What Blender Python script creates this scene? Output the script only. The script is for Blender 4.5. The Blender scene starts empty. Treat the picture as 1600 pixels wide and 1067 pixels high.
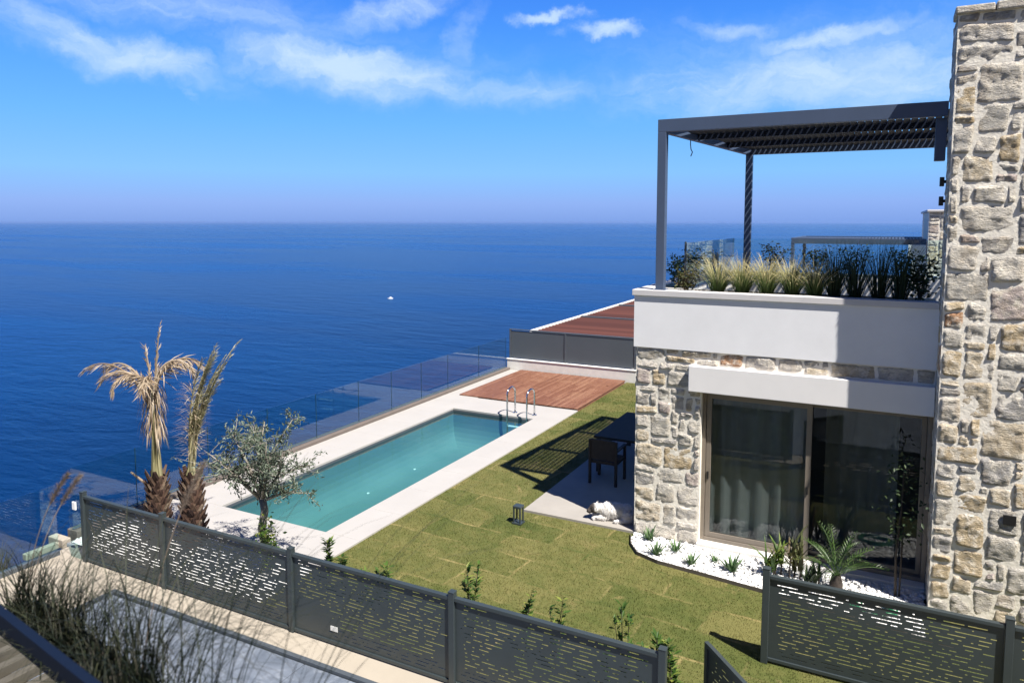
import bpy, bmesh, math, random
from mathutils import Vector, Matrix, noise
R = math.radians
rng = random.Random(7)
U = rng.uniform
scene = bpy.context.scene
EXPO = .93
SKYMIX, SKYK, HAZE = .92, 1.05/2**EXPO, 4.5e-5
COL = scene.collection

# ------------------------------------------------------------------ helpers
class MB:
    """collects geometry for one mesh object"""
    def __init__(s):
        s.v = []; s.f = []; s.t = []          # verts, faces, per-vertex 0..1 value
    def add(s, vs, fs, t=None):
        b = len(s.v); s.v.extend([tuple(p) for p in vs]); s.f.extend([tuple(i + b for i in q) for q in fs])
        s.t.extend(t if t else [0.0] * len(vs))
    def box(s, x0, x1, y0, y1, z0, z1):
        vs = [(x0,y0,z0),(x1,y0,z0),(x1,y1,z0),(x0,y1,z0),(x0,y0,z1),(x1,y0,z1),(x1,y1,z1),(x0,y1,z1)]
        s.add(vs, [(0,3,2,1),(4,5,6,7),(0,1,5,4),(1,2,6,5),(2,3,7,6),(3,0,4,7)])
    def bbox(s, x0, x1, y0, y1, z0, z1, b=.008):
        """box with chamfered edges"""
        bm = bmesh.new(); bmesh.ops.create_cube(bm, size=1)
        for v in bm.verts:
            v.co = Vector(((x0+x1)/2+v.co.x*(x1-x0), (y0+y1)/2+v.co.y*(y1-y0), (z0+z1)/2+v.co.z*(z1-z0)))
        b = min(b, .45*min(x1-x0, y1-y0, z1-z0))
        bmesh.ops.bevel(bm, geom=bm.edges[:], offset=b, segments=2, affect='EDGES', profile=.5)
        bm.verts.index_update()
        s.add([v.co for v in bm.verts], [[v.index for v in f.verts] for f in bm.faces]); bm.free()
    def obox(s, c, ax, ay, az):
        c = Vector(c); ax, ay, az = Vector(ax), Vector(ay), Vector(az)
        vs = [c+i*ax+j*ay+k*az for k in (-1,1) for (i,j) in ((-1,-1),(1,-1),(1,1),(-1,1))]
        s.add(vs, [(0,3,2,1),(4,5,6,7),(0,1,5,4),(1,2,6,5),(2,3,7,6),(3,0,4,7)])
    def bar(s, a, b, w, h, up=(0,0,1)):
        a, b = Vector(a), Vector(b); d = (b-a); L = d.length; d.normalize()
        x = d.cross(Vector(up)); x.normalize(); z = x.cross(d)
        s.obox((a+b)/2, d*L/2, x*w/2, z*h/2)
    def tube(s, pts, rad, n=8, cap=True, t=None):
        pts = [Vector(p) for p in pts]
        if not isinstance(rad, (list, tuple)): rad = [rad]*len(pts)
        rings = []; prev = None
        for i, p in enumerate(pts):
            d = (pts[min(i+1, len(pts)-1)] - pts[max(i-1, 0)])
            if d.length < 1e-9: d = Vector((0,0,1))
            d.normalize()
            if prev is None:
                x = d.cross(Vector((0,1,0)) if abs(d.y) < .9 else Vector((1,0,0)))
            else:
                x = prev - d*prev.dot(d)
            x.normalize(); prev = x; y = d.cross(x)
            rings.append([p + (x*math.cos(2*math.pi*k/n) + y*math.sin(2*math.pi*k/n))*rad[i] for k in range(n)])
        vs = [q for r in rings for q in r]; fs = []
        for i in range(len(pts)-1):
            for k in range(n):
                fs.append((i*n+k, i*n+(k+1)%n, (i+1)*n+(k+1)%n, (i+1)*n+k))
        if cap:
            fs.append(tuple(range(n-1,-1,-1))); fs.append(tuple((len(pts)-1)*n+k for k in range(n)))
        tt = None
        if t: tt = [t[i] for i in range(len(pts)) for k in range(n)]
        s.add(vs, fs, tt)
    def prism(s, poly, z0, z1):
        n = len(poly)
        vs = [(x,y,z0) for x,y in poly] + [(x,y,z1) for x,y in poly]
        fs = [tuple(range(n-1,-1,-1)), tuple(range(n,2*n))] + [(i,(i+1)%n,n+(i+1)%n,n+i) for i in range(n)]
        s.add(vs, fs)
    def blade(s, base, dirxy, length, lean, droop, w, seg=5, t0=0., t1=1.):
        """curved tapering grass blade"""
        p = Vector(base); dx, dy = dirxy; side = Vector((-dy, dx, 0))
        a = lean; vs = []; tt = []; fs = []; st = length/seg
        for i in range(seg+1):
            f = i/seg; ww = w*(1-f)**.7*.5 + .0004
            vs += [p - side*ww, p + side*ww]; tt += [t0+(t1-t0)*f]*2
            a2 = a + droop*f*f
            p = p + Vector((dx*math.sin(a2), dy*math.sin(a2), math.cos(a2)))*st
        for i in range(seg): fs.append((2*i, 2*i+1, 2*i+3, 2*i+2))
        s.add(vs, fs, tt)
    def leaf(s, p, d, nrm, L, w, t=0.):
        p = Vector(p); d = Vector(d).normalized(); x = d.cross(Vector(nrm))
        if x.length < 1e-4: x = d.cross(Vector((.3,.5,.8)))
        x.normalize(); n = x.cross(d)
        s.add([p, p+d*L*.5+x*w*.5+n*L*.06, p+d*L, p+d*L*.5-x*w*.5+n*L*.06], [(0,1,2,3)], [t]*4)
    def ell(s, c, r, nu=12, nv=8, rot=None):
        vs = []; fs = []
        for j in range(1, nv):
            th = math.pi*j/nv
            for i in range(nu):
                ph = 2*math.pi*i/nu
                q = Vector((r[0]*math.sin(th)*math.cos(ph), r[1]*math.sin(th)*math.sin(ph), r[2]*math.cos(th)))
                if rot: q = rot @ q
                vs.append(Vector(c)+q)
        top = Vector((0,0,r[2])); bot = Vector((0,0,-r[2]))
        if rot: top = rot @ top; bot = rot @ bot
        vs += [Vector(c)+top, Vector(c)+bot]; T = len(vs)-2; B = T+1
        for j in range(nv-2):
            for i in range(nu):
                fs.append((j*nu+i, (j+1)*nu+i, (j+1)*nu+(i+1)%nu, j*nu+(i+1)%nu))
        for i in range(nu):
            fs.append((T, i, (i+1)%nu)); fs.append((B, (nv-2)*nu+(i+1)%nu, (nv-2)*nu+i))
        s.add(vs, fs)
    def build(s, name, mat, parent=None, smooth=False, world=True):
        me = bpy.data.meshes.new(name)
        vs = s.v
        if parent is not None and world:
            o = wloc(parent); vs = [(x-o.x, y-o.y, z-o.z) for x, y, z in vs]
        me.from_pydata(vs, [], s.f)
        if any(s.t):
            at = me.attributes.new('along', 'FLOAT', 'POINT'); at.data.foreach_set('value', s.t)
        if smooth: me.polygons.foreach_set('use_smooth', [True]*len(me.polygons))
        me.materials.append(mat); me.update()
        ob = bpy.data.objects.new(name, me); COL.objects.link(ob)
        if parent is not None: ob.parent = parent
        return ob

def wloc(o):
    p = Vector(o.location)
    while o.parent: o = o.parent; p += o.location
    return p
def tag(o, label=None, cat=None, group=None, kind=None):
    if label: o['label'] = label
    if cat: o['category'] = cat
    if group: o['group'] = group
    if kind: o['kind'] = kind
    return o
def thing(name, label, cat, loc=(0,0,0), group=None, rz=0):
    o = bpy.data.objects.new(name, None); COL.objects.link(o); o.location = loc; o.rotation_euler.z = rz
    o.empty_display_size = .1
    return tag(o, label, cat, group)
def copy_tree(o, parent=None):
    c = o.copy(); COL.objects.link(c); c.parent = parent
    for ch in list(o.children): copy_tree(ch, c)
    return c

# ------------------------------------------------------------------ materials
class NT:
    def __init__(s, tree): s.t = tree; s.n = tree.nodes; s.l = tree.links
    def node(s, typ, **kw):
        n = s.n.new(typ)
        for k, v in kw.items(): setattr(n, k, v)
        return n
    def link(s, a, b): s.l.new(a, b)
    def put(s, sock, val):
        if isinstance(val, bpy.types.NodeSocket): s.l.new(val, sock)
        else: sock.default_value = val
    def math(s, op, a, b=0., c=0., clamp=False):
        n = s.node('ShaderNodeMath', operation=op, use_clamp=clamp)
        s.put(n.inputs[0], a); s.put(n.inputs[1], b); s.put(n.inputs[2], c)
        return n.outputs[0]
    def noise(s, vec, scale, detail=4, rough=.55, dist=0., out='Fac'):
        n = s.node('ShaderNodeTexNoise'); s.put(n.inputs['Vector'], vec)
        n.inputs['Scale'].default_value = scale; n.inputs['Detail'].default_value = detail
        n.inputs['Roughness'].default_value = rough; n.inputs['Distortion'].default_value = dist
        return n.outputs[out]
    def ramp(s, fac, stops, interp='LINEAR'):
        n = s.node('ShaderNodeValToRGB'); n.color_ramp.interpolation = interp; e = n.color_ramp.elements
        while len(e) < len(stops): e.new(.5)
        for q, (p, c) in zip(e, stops):
            q.position = p; q.color = (*c, 1) if len(c) == 3 else c
        s.put(n.inputs[0], fac); return n.outputs[0]
    def mix(s, fac, a, b, mode='MIX'):
        n = s.node('ShaderNodeMix', data_type='RGBA', blend_type=mode)
        s.put(n.inputs[0], fac)
        for k, v in ((6, a), (7, b)):
            if isinstance(v, tuple) and len(v) == 3: v = (*v, 1)
            s.put(n.inputs[k], v)
        return n.outputs[2]
    def smooth(s, x, a, b, o0=0., o1=1.):
        n = s.node('ShaderNodeMapRange', interpolation_type='SMOOTHSTEP'); s.put(n.inputs[0], x)
        for i, v in enumerate((a, b, o0, o1)): s.put(n.inputs[i+1], v)
        return n.outputs[0]
    def bump(s, h, strength=.3, dist=.01, normal=None):
        n = s.node('ShaderNodeBump'); n.inputs['Strength'].default_value = strength
        n.inputs['Distance'].default_value = dist; s.put(n.inputs['Height'], h)
        if normal is not None: s.link(normal, n.inputs['Normal'])
        return n.outputs[0]
    def pos(s): return s.node('ShaderNodeNewGeometry').outputs['Position']
    def island(s): return s.node('ShaderNodeNewGeometry').outputs['Random Per Island']
    def schlick(s, ior, normal=None):
        g = s.node('ShaderNodeNewGeometry'); d = s.node('ShaderNodeVectorMath', operation='DOT_PRODUCT')
        s.link(g.outputs['Incoming'], d.inputs[0]); s.put(d.inputs[1], normal if normal is not None else g.outputs['Normal'])
        c = s.math('SUBTRACT', 1., s.math('ABSOLUTE', d.outputs['Value']), 0, True); f0 = ((ior-1)/(ior+1))**2
        return s.math('MULTIPLY_ADD', s.math('POWER', c, 5.), 1-f0, f0)
    def attr(s, name): return s.node('ShaderNodeAttribute', attribute_name=name).outputs['Fac']
    def scalev(s, v, sc, rot=(0,0,0), loc=(0,0,0)):
        n = s.node('ShaderNodeMapping'); s.put(n.inputs[0], v); n.inputs['Scale'].default_value = sc
        n.inputs['Rotation'].default_value = rot; n.inputs['Location'].default_value = loc
        return n.outputs[0]

def new_mat(name):
    m = bpy.data.materials.new(name); m.use_nodes = True; t = NT(m.node_tree)
    b = t.n['Principled BSDF']; out = t.n['Material Output']
    return m, t, b, out
def plain(name, col, rough=.6, var=.12, scale=6., bump=0., bscale=60., metal=0., spec=.5):
    """base colour with mottling, roughness variation and a fine bump"""
    m, t, b, out = new_mat(name); p = t.pos()
    n1 = t.noise(p, scale, 5, .6)
    lo = tuple(c*(1-var) for c in col); hi = tuple(min(1, c*(1+var)) for c in col)
    t.put(b.inputs['Base Color'], t.ramp(n1, [(.25, lo), (.75, hi)]))
    t.put(b.inputs['Roughness'], t.math('MULTIPLY_ADD', t.noise(p, scale*3, 3), .16, rough-.08))
    b.inputs['Metallic'].default_value = metal; b.inputs['Specular IOR Level'].default_value = spec
    if bump: t.put(b.inputs['Normal'], t.bump(t.noise(p, bscale, 4, .6), bump, .01))
    return m
def leafy(name, stops, trans=.3, rough=.5, along=None):
    """leaves: each leaf its own colour from the ramp; 'along' adds a root-to-tip ramp"""
    m, t, b, out = new_mat(name)
    c = t.ramp(t.island(), stops)
    if along: c = t.mix(t.smooth(t.attr('along'), along[1], along[2]), c, along[0])
    t.put(b.inputs['Base Color'], c); b.inputs['Roughness'].default_value = rough
    b.inputs['Specular IOR Level'].default_value = .3
    tr = t.node('ShaderNodeBsdfTranslucent'); t.put(tr.inputs[0], c)
    mx = t.node('ShaderNodeMixShader'); mx.inputs[0].default_value = trans
    t.link(b.outputs[0], mx.inputs[1]); t.link(tr.outputs[0], mx.inputs[2]); t.link(mx.outputs[0], out.inputs[0])
    return m
def glassy(name, tint, ior=1.5, rough=0., boost=1.0):
    """clear pane: see-through with a fresnel mirror on top"""
    m, t, b, out = new_mat(name); t.n.remove(b)
    tr = t.node('ShaderNodeBsdfTransparent'); tr.inputs[0].default_value = (*tint, 1)
    gl = t.node('ShaderNodeBsdfGlossy'); gl.inputs['Roughness'].default_value = rough; gl.inputs[0].default_value = (1,1,1,1)
    mx = t.node('ShaderNodeMixShader'); t.put(mx.inputs[0], t.math('MULTIPLY', t.schlick(ior), boost, clamp=True))
    t.link(tr.outputs[0], mx.inputs[1]); t.link(gl.outputs[0], mx.inputs[2]); t.link(mx.outputs[0], out.inputs[0])
    return m

M = {}
M['plaster'] = plain('plaster', (.80,.80,.82), .85, .04, 2.5, .12, 180)
M['cap'] = plain('cap_stone', (.60,.58,.58), .7, .06, 3, .05, 120)
M['lintel'] = plain('lintel_plaster', (.80,.78,.77), .85, .03, 3, .08, 160)
M['coping'] = plain('coping_stone', (.40,.38,.36), .6, .05, 1.2, .05, 90)
M['white_stone'] = plain('white_stone', (.72,.70,.66), .8, .08, 5, .15, 70)
M['kerb'] = plain('kerb_stone', (.14,.115,.10), .75, .10, 3, .1, 60)
M['anthracite'] = plain('anthracite_metal', (.075,.088,.105), .42, .08, 4, .02, 200)
M['fence_metal'] = plain('fence_metal', (.036,.047,.051), .42, .10, 3, .03, 150)
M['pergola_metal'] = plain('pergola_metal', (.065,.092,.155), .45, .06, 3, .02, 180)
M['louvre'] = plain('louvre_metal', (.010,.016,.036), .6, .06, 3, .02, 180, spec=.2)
M['rail_blue'] = plain('rail_blue', (.002,.007,.022), .7, .1, 6, .02, 150, spec=.2)
M['frame_taupe'] = plain('frame_taupe', (.20,.17,.14), .4, .06, 6)
M['black'] = plain('black_plastic', (.015,.015,.017), .4, .1, 8)
M['steel'] = plain('steel', (.55,.56,.58), .18, .05, 8, 0, 60, metal=1.)
M['patio'] = plain('patio_concrete', (.32,.295,.265), .75, .09, 1.8, .08, 60)
M['beige'] = plain('beige_paving', (.37,.325,.265), .8, .08, 2.0, .12, 50)
M['terrace_tile'] = plain('terrace_tile', (.20,.215,.235), .7, .08, 2.5, .06, 60)
M['soil'] = plain('soil', (.07,.05,.035), .95, .35, 9, .6, 30)
M['furn'] = plain('dark_wood', (.035,.026,.02), .75, .25, 12, .1, 80)
M['bark_olive'] = plain('olive_bark', (.27,.24,.20), .9, .35, 14, .8, 40)
M['bark_dark'] = plain('dark_bark', (.05,.038,.03), .9, .3, 14, .8, 40)
M['curtain'] = plain('curtain', (.55,.57,.58), .9, .05, 8)
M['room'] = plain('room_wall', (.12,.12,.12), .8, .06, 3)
M['white_paint'] = plain('white_paint', (.82,.82,.82), .4, .03, 6)
M['rust'] = plain('steel_edging', (.10,.085,.07), .7, .2, 8)
M['panel_grey'] = plain('grey_panel', (.075,.09,.105), .5, .06, 2.0, .02, 100)
M['tag'] = plain('paper_tag', (.7,.7,.68), .7, .05, 20)
M['hose'] = plain('green_hose', (.02,.18,.07), .45, .1, 10)
M['glass'] = glassy('railing_glass', (.86,.955,.95), 1.5, 0, 1.0)
M['glass_edge'] = plain('glass_edge', (.015,.045,.045), .3, .1, 8)
M['window_glass'] = glassy('window_glass', (.62,.65,.65), 1.52, 0, .8)
M['leaf_olive'] = leafy('olive_leaves', [(0,(.055,.075,.045)),(.55,(.10,.13,.085)),(1,(.24,.28,.22))], .2, .45)
M['leaf_green'] = leafy('green_leaves', [(0,(.035,.085,.014)),(.6,(.09,.16,.03)),(1,(.26,.29,.06))], .35)
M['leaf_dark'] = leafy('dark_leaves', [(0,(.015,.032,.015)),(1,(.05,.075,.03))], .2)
M['leaf_red'] = leafy('bronze_leaves', [(0,(.06,.06,.03)),(.5,(.10,.12,.04)),(1,(.16,.10,.06))], .25)
M['agave'] = leafy('agave_leaves', [(0,(.045,.10,.035)),(1,(.13,.21,.09))], .2, .45)
M['cycad'] = leafy('cycad_leaves', [(0,(.025,.065,.015)),(1,(.09,.15,.04))], .25, .4)
M['grass_straw'] = leafy('straw_grass', [(0,(.07,.13,.04)),(1,(.17,.23,.08))], .4, .6, ((.74,.65,.36), .38, .85))
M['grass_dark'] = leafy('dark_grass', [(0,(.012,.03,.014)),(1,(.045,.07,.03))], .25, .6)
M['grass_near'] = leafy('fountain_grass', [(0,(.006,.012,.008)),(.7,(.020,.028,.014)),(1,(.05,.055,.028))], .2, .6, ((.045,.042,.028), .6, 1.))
M['plume'] = leafy('grass_plume', [(0,(.10,.075,.06)),(1,(.24,.19,.15))], .4, .7)
M['dry_frond'] = leafy('dry_fronds', [(0,(.24,.17,.11)),(.6,(.42,.33,.23)),(1,(.58,.49,.38))], .25, .7)
M['green_frond'] = leafy('green_fronds', [(0,(.22,.205,.10)),(.5,(.40,.365,.20)),(1,(.62,.57,.38))], .3, .6)
M['palm_bark'] = leafy('palm_boots', [(0,(.030,.016,.013)),(.55,(.075,.042,.03)),(.85,(.14,.09,.06)),(1,(.28,.21,.15))], 0., .9)
M['stalk'] = plain('palm_stalk', (.25,.24,.09), .6, .3, 12, .2, 40)

def stone_mat():
    m, t, b, out = new_mat('rubble_stone'); p = t.pos(); r = t.island()
    base = t.ramp(r, [(0,(.52,.49,.44)),(.13,(.38,.36,.34)),(.22,(.60,.56,.50)),(.38,(.53,.42,.27)),(.45,(.60,.51,.38)),
                      (.56,(.58,.54,.49)),(.66,(.44,.42,.40)),(.74,(.55,.44,.29)),(.82,(.62,.53,.41)),(.89,(.52,.44,.41)),(.94,(.64,.60,.55)),(.98,(.46,.26,.15))], 'CONSTANT')
    n1 = t.noise(p, 9, 8, .68, .6); n2 = t.noise(t.scalev(p,(2,2,9)), 5, 6, .7, 1.0)
    c = t.mix(t.smooth(n1,.44,.66), base, (.82,.75,.64))
    n3 = t.noise(t.scalev(p,(1,1,2.6)), 24, 6, .75, .5)
    c = t.mix(t.math('MULTIPLY', t.smooth(n3,.52,.70), .4), c, (.18,.15,.115))
    c = t.mix(t.math('MULTIPLY', t.smooth(n2,.53,.70), .75), c, (.11,.095,.08))
    c = t.mix(t.math('MULTIPLY', t.smooth(t.noise(p,3.2,4,.6),.5,.75), .4), c, (.42,.29,.15))
    t.put(b.inputs['Base Color'], c); b.inputs['Roughness'].default_value = .88
    b.inputs['Specular IOR Level'].default_value = .25
    h = t.math('ADD', t.math('MULTIPLY', n1, .6), t.math('MULTIPLY', t.noise(t.scalev(p,(1,1,2.2)), 26, 6, .7), .5))
    t.put(b.inputs['Normal'], t.bump(h, 1.0, .07)); return m
M['stone'] = stone_mat()
def mortar_mat():
    m, t, b, out = new_mat('mortar'); p = t.pos(); n = t.noise(p, 16, 6, .65)
    t.put(b.inputs['Base Color'], t.ramp(n, [(.3,(.76,.70,.60)),(.7,(.88,.83,.74))]))
    b.inputs['Roughness'].default_value = .95
    t.put(b.inputs['Normal'], t.bump(n, .6, .02)); return m
M['mortar'] = mortar_mat()

def lawn_colour(t, p):
    wob = t.node('ShaderNodeVectorMath', operation='MULTIPLY_ADD')
    t.put(wob.inputs[0], t.noise(p, 1.6, 3, .6, 0, 'Color')); wob.inputs[1].default_value = (.14,.14,0); t.put(wob.inputs[2], p)
    br = t.node('ShaderNodeTexBrick'); t.put(br.inputs['Vector'], t.scalev(wob.outputs[0], (1,1,1), (0,0,R(3)), (.3,.1,0)))
    br.inputs['Scale'].default_value = 1.; br.inputs['Brick Width'].default_value = 1.35; br.inputs['Row Height'].default_value = .62
    br.inputs['Mortar Size'].default_value = .035; br.inputs['Mortar Smooth'].default_value = 1.
    br.inputs['Color1'].default_value = (.0,.0,.0,1); br.inputs['Color2'].default_value = (1,1,1,1); br.inputs['Bias'].default_value = 0
    tone = t.node('ShaderNodeSeparateColor'); t.link(br.outputs['Color'], tone.inputs[0])
    edge = br.outputs['Fac']
    big = t.noise(p, .55, 4, .6); mid = t.noise(p, 3.2, 5, .7); fine = t.noise(p, 30, 3, .7)
    g = t.math('ADD', t.math('MULTIPLY', tone.outputs[0], .24), t.math('ADD', t.math('MULTIPLY', big, .55), t.math('MULTIPLY', mid, .55)))
    c = t.ramp(g, [(.33,(.046,.066,.015)),(.55,(.084,.098,.025)),(.80,(.152,.142,.048))])
    es = t.math('MULTIPLY', edge, t.smooth(t.noise(p, 1.1, 4, .7), .40, .68))
    c = t.mix(t.math('MULTIPLY', es, .8), c, (.32,.25,.11))
    c = t.mix(t.math('MULTIPLY', t.smooth(t.noise(p, 1.7, 5, .7, .5), .58, .74), .7), c, (.25,.195,.085))
    return t.mix(t.math('MULTIPLY', t.smooth(fine,.45,.7), .16), c, (.045,.050,.016))
def lawn_mat(blades):
    m, t, b, out = new_mat('turf_blades' if blades else 'turf'); p = t.pos(); c = lawn_colour(t, p)
    b.inputs['Roughness'].default_value = .8; b.inputs['Specular IOR Level'].default_value = .2
    if blades:
        n = t.node('ShaderNodeHueSaturation'); t.put(n.inputs['Value'], t.math('MULTIPLY_ADD', t.island(), .5, .95)); t.put(n.inputs['Color'], c)
        c = n.outputs[0]; t.put(b.inputs['Base Color'], c)
        tr = t.node('ShaderNodeBsdfTranslucent'); t.put(tr.inputs[0], c)
        mx = t.node('ShaderNodeMixShader'); mx.inputs[0].default_value = .35
        t.link(b.outputs[0], mx.inputs[1]); t.link(tr.outputs[0], mx.inputs[2]); t.link(mx.outputs[0], out.inputs[0])
    else:
        t.put(b.inputs['Base Color'], c); t.put(b.inputs['Normal'], t.bump(t.noise(p, 45, 4, .7), .6, .02))
    return m
M['turf'] = lawn_mat(False); M['turf_blades'] = lawn_mat(True)

def deck_mat():
    m, t, b, out = new_mat('deck_wood'); p = t.pos(); r = t.island()
    base = t.ramp(r, [(0,(.165,.068,.038)),(.5,(.215,.096,.056)),(1,(.28,.14,.085))])
    g = t.noise(t.scalev(p,(14,1.2,14)), 4, 5, .65, .4)
    c = t.mix(t.smooth(g,.4,.75), base, (.11,.038,.02))
    c = t.mix(t.math('MULTIPLY', t.smooth(t.noise(p,1.1,3),.5,.7),   .4), c, (.28,.15,.09))
    t.put(b.inputs['Base Color'], c); b.inputs['Roughness'].default_value = .6
    t.put(b.inputs['Normal'], t.bump(g, .15, .005)); return m
M['deck'] = deck_mat()
def slab_mat():
    m, t, b, out = new_mat('grey_marble'); p = t.pos()
    n = t.noise(p, 2.2, 8, .68, 1.6); n2 = t.noise(p, 7, 6, .7, .8)
    c = t.ramp(n, [(.3,(.10,.12,.155)),(.55,(.16,.185,.23)),(.75,(.30,.33,.38))])
    c = t.mix(t.math('MULTIPLY', t.smooth(n2,.55,.7), .4), c, (.36,.38,.42))
    t.put(b.inputs['Base Color'], c); b.inputs['Roughness'].default_value = .45; return m
M['slab'] = slab_mat()
def dog_mat():
    m, t, b, out = new_mat('dog_coat'); tc = t.node('ShaderNodeTexCoord').outputs['Object']
    d = t.node('ShaderNodeVectorMath', operation='DISTANCE'); t.link(tc, d.inputs[0]); d.inputs[1].default_value = (-.60,-.04,.19)
    n = t.noise(tc, 14, 4, .6)
    f = t.smooth(t.math('ADD', d.outputs['Value'], t.math('MULTIPLY', n, .06)), .15, .21)
    c = t.mix(f, (.055,.045,.042), t.ramp(n, [(.3,(.66,.63,.60)),(.7,(.82,.80,.78))]))
    t.put(b.inputs['Base Color'], c); b.inputs['Roughness'].default_value = .9
    t.put(b.inputs['Normal'], t.bump(t.noise(tc, 40, 4, .7), .7, .02)); return m
M['dog'] = dog_mat()
def sea_mat():
    m, t, b, out = new_mat('sea_water'); t.n.remove(b); p = t.pos()
    big = t.noise(t.scalev(p,(.0016,.006,.01),(0,0,R(27))), 1., 4, .6, .6)
    w1 = t.noise(t.scalev(p,(.05,.13,.1),(0,0,R(35))), 1., 5, .6, .3)
    w2 = t.noise(t.scalev(p,(.25,.6,.4),(0,0,R(20))), 1., 4, .6)
    nb = t.bump(t.math('ADD', t.math('MULTIPLY', w1, 1.7), t.math('MULTIPLY', w2, .30)), .42, 1.0)
    df = t.node('ShaderNodeBsdfDiffuse'); t.put(df.inputs[0], t.ramp(big, [(.3,(.0006,.0120,.046)),(.7,(.0016,.0200,.072))]))
    gl = t.node('ShaderNodeBsdfGlossy'); gl.inputs[0].default_value = (.33,.64,.94,1); t.link(nb, gl.inputs['Normal'])   # water keeps little red
    t.put(gl.inputs['Roughness'], t.math('MULTIPLY_ADD', t.smooth(big,.4,.65), -.16, .36))
    mx = t.node('ShaderNodeMixShader'); t.put(mx.inputs[0], t.math('MULTIPLY', t.schlick(1.33, nb), .72))
    t.link(df.outputs[0], mx.inputs[1]); t.link(gl.outputs[0], mx.inputs[2]); t.link(mx.outputs[0], out.inputs[0])
    return m
M['sea'] = sea_mat()
def hill_mat():
    m, t, b, out = new_mat('dry_hillside'); p = t.pos(); n = t.noise(p, .9, 7, .7)
    t.put(b.inputs['Base Color'], t.ramp(n, [(.3,(.035,.045,.018)),(.5,(.10,.085,.045)),(.7,(.24,.20,.14))]))
    b.inputs['Roughness'].default_value = .95; t.put(b.inputs['Normal'], t.bump(n, .8, .15)); return m
M['hill'] = hill_mat()
def tile_mat():
    m, t, b, out = new_mat('pool_tile'); p = t.pos(); n = t.noise(p, .8, 4, .6)
    t.put(b.inputs['Base Color'], t.ramp(n, [(.3,(.150,.235,.210)),(.7,(.190,.270,.245))])); b.inputs['Roughness'].default_value = .4
    return m
M['tile'] = tile_mat()
def water_mat():
    m, t, b, out = new_mat('pool_water'); t.n.remove(b); p = t.pos()
    nb = t.bump(t.noise(p, 3.2, 4, .55, .4), .12, .04)
    tr = t.node('ShaderNodeBsdfTransparent'); tr.inputs[0].default_value = (.55,.80,.82,1)
    gl = t.node('ShaderNodeBsdfGlossy'); gl.inputs['Roughness'].default_value = .02; t.link(nb, gl.inputs['Normal'])
    mx = t.node('ShaderNodeMixShader'); t.link(t.schlick(1.33, nb), mx.inputs[0])
    t.link(tr.outputs[0], mx.inputs[1]); t.link(gl.outputs[0], mx.inputs[2]); t.link(mx.outputs[0], out.inputs[0])
    return m
M['water'] = water_mat()
def pebble_mat():
    m, t, b, out = new_mat('white_pebble')
    t.put(b.inputs['Base Color'], t.ramp(t.island(), [(0,(.62,.61,.59)),(.5,(.80,.79,.78)),(1,(.86,.86,.85))])); b.inputs['Roughness'].default_value = .7
    return m
M['pebble'] = pebble_mat()
def brown_slat_mat():
    m, t, b, out = new_mat('brown_slat')
    t.put(b.inputs['Base Color'], t.ramp(t.island(), [(0,(.055,.018,.013)),(1,(.10,.034,.024))])); b.inputs['Roughness'].default_value = .6
    return m
M['brown'] = brown_slat_mat()

# ------------------------------------------------------------------ the setting
# sea
mb = MB(); mb.add([(-40000,-40000,-45),(40000,-40000,-45),(40000,40000,-45),(-40000,40000,-45)], [(0,1,2,3)])
tag(mb.build('sea', M['sea']), kind='structure')
# hillside the plots stand on, falling to the sea
mb = MB(); xs = [-75,-60,-45,-35,-28,-22,-18,-15,-13.2,-12.2,-11.75]; ys = [-30+i*2.0 for i in range(66)]
W = len(xs)+4
for y in ys:
    low = -2.2 if y > 22.6 else -.35
    if y > 40: low = -2.2 - (y-40)*.06
    for i, x in enumerate(xs):
        d = -11.75 - x
        z = low - d*.95 + (noise.noise((x*.3,y*.3,0))*min(d,3)*.35)
        mb.add([(x,y,z)], [])
    for x in (-7,-2,8,60): mb.add([(x,y,low)], [])
for j in range(len(ys)-1):
    for i in range(W-1): mb.f.append((j*W+i, j*W+i+1, (j+1)*W+i+1, (j+1)*W+i))
# keep the flat sheet out of the pool basin
def cell_ok(f):
    c = [sum(mb.v[k][a] for k in f)/4 for a in (0,1)]
    return not (-11.75 < c[0] < -4 and 6.5 < c[1] < 19)
mb.f = [f for f in mb.f if cell_ok(f)]
tag(mb.build('hillside', M['hill'], smooth=True), kind='structure')

# unseen slope added behind the viewpoint to cut sky light on the facade
mb = MB(); nx, ny = 40, 24
for j in range(ny+1):
    for i in range(nx+1):
        x = -60+i*4; y = -7-j*3.0; d = -7-y
        z = -.4 + max(0,d-1)*.8*min(1,max(0,(x+30)/25)) + noise.noise((x*.12,y*.12,3))*min(d,8)*.25
        if x < -30: z -= (-30-x)*.6
        mb.add([(x,y,z)], [])
for j in range(ny):
    for i in range(nx): mb.f.append((j*(nx+1)+i, (j+1)*(nx+1)+i, (j+1)*(nx+1)+i+1, j*(nx+1)+i+1))
tag(mb.build('hillside', M['hill'], smooth=True), kind='structure')

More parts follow.
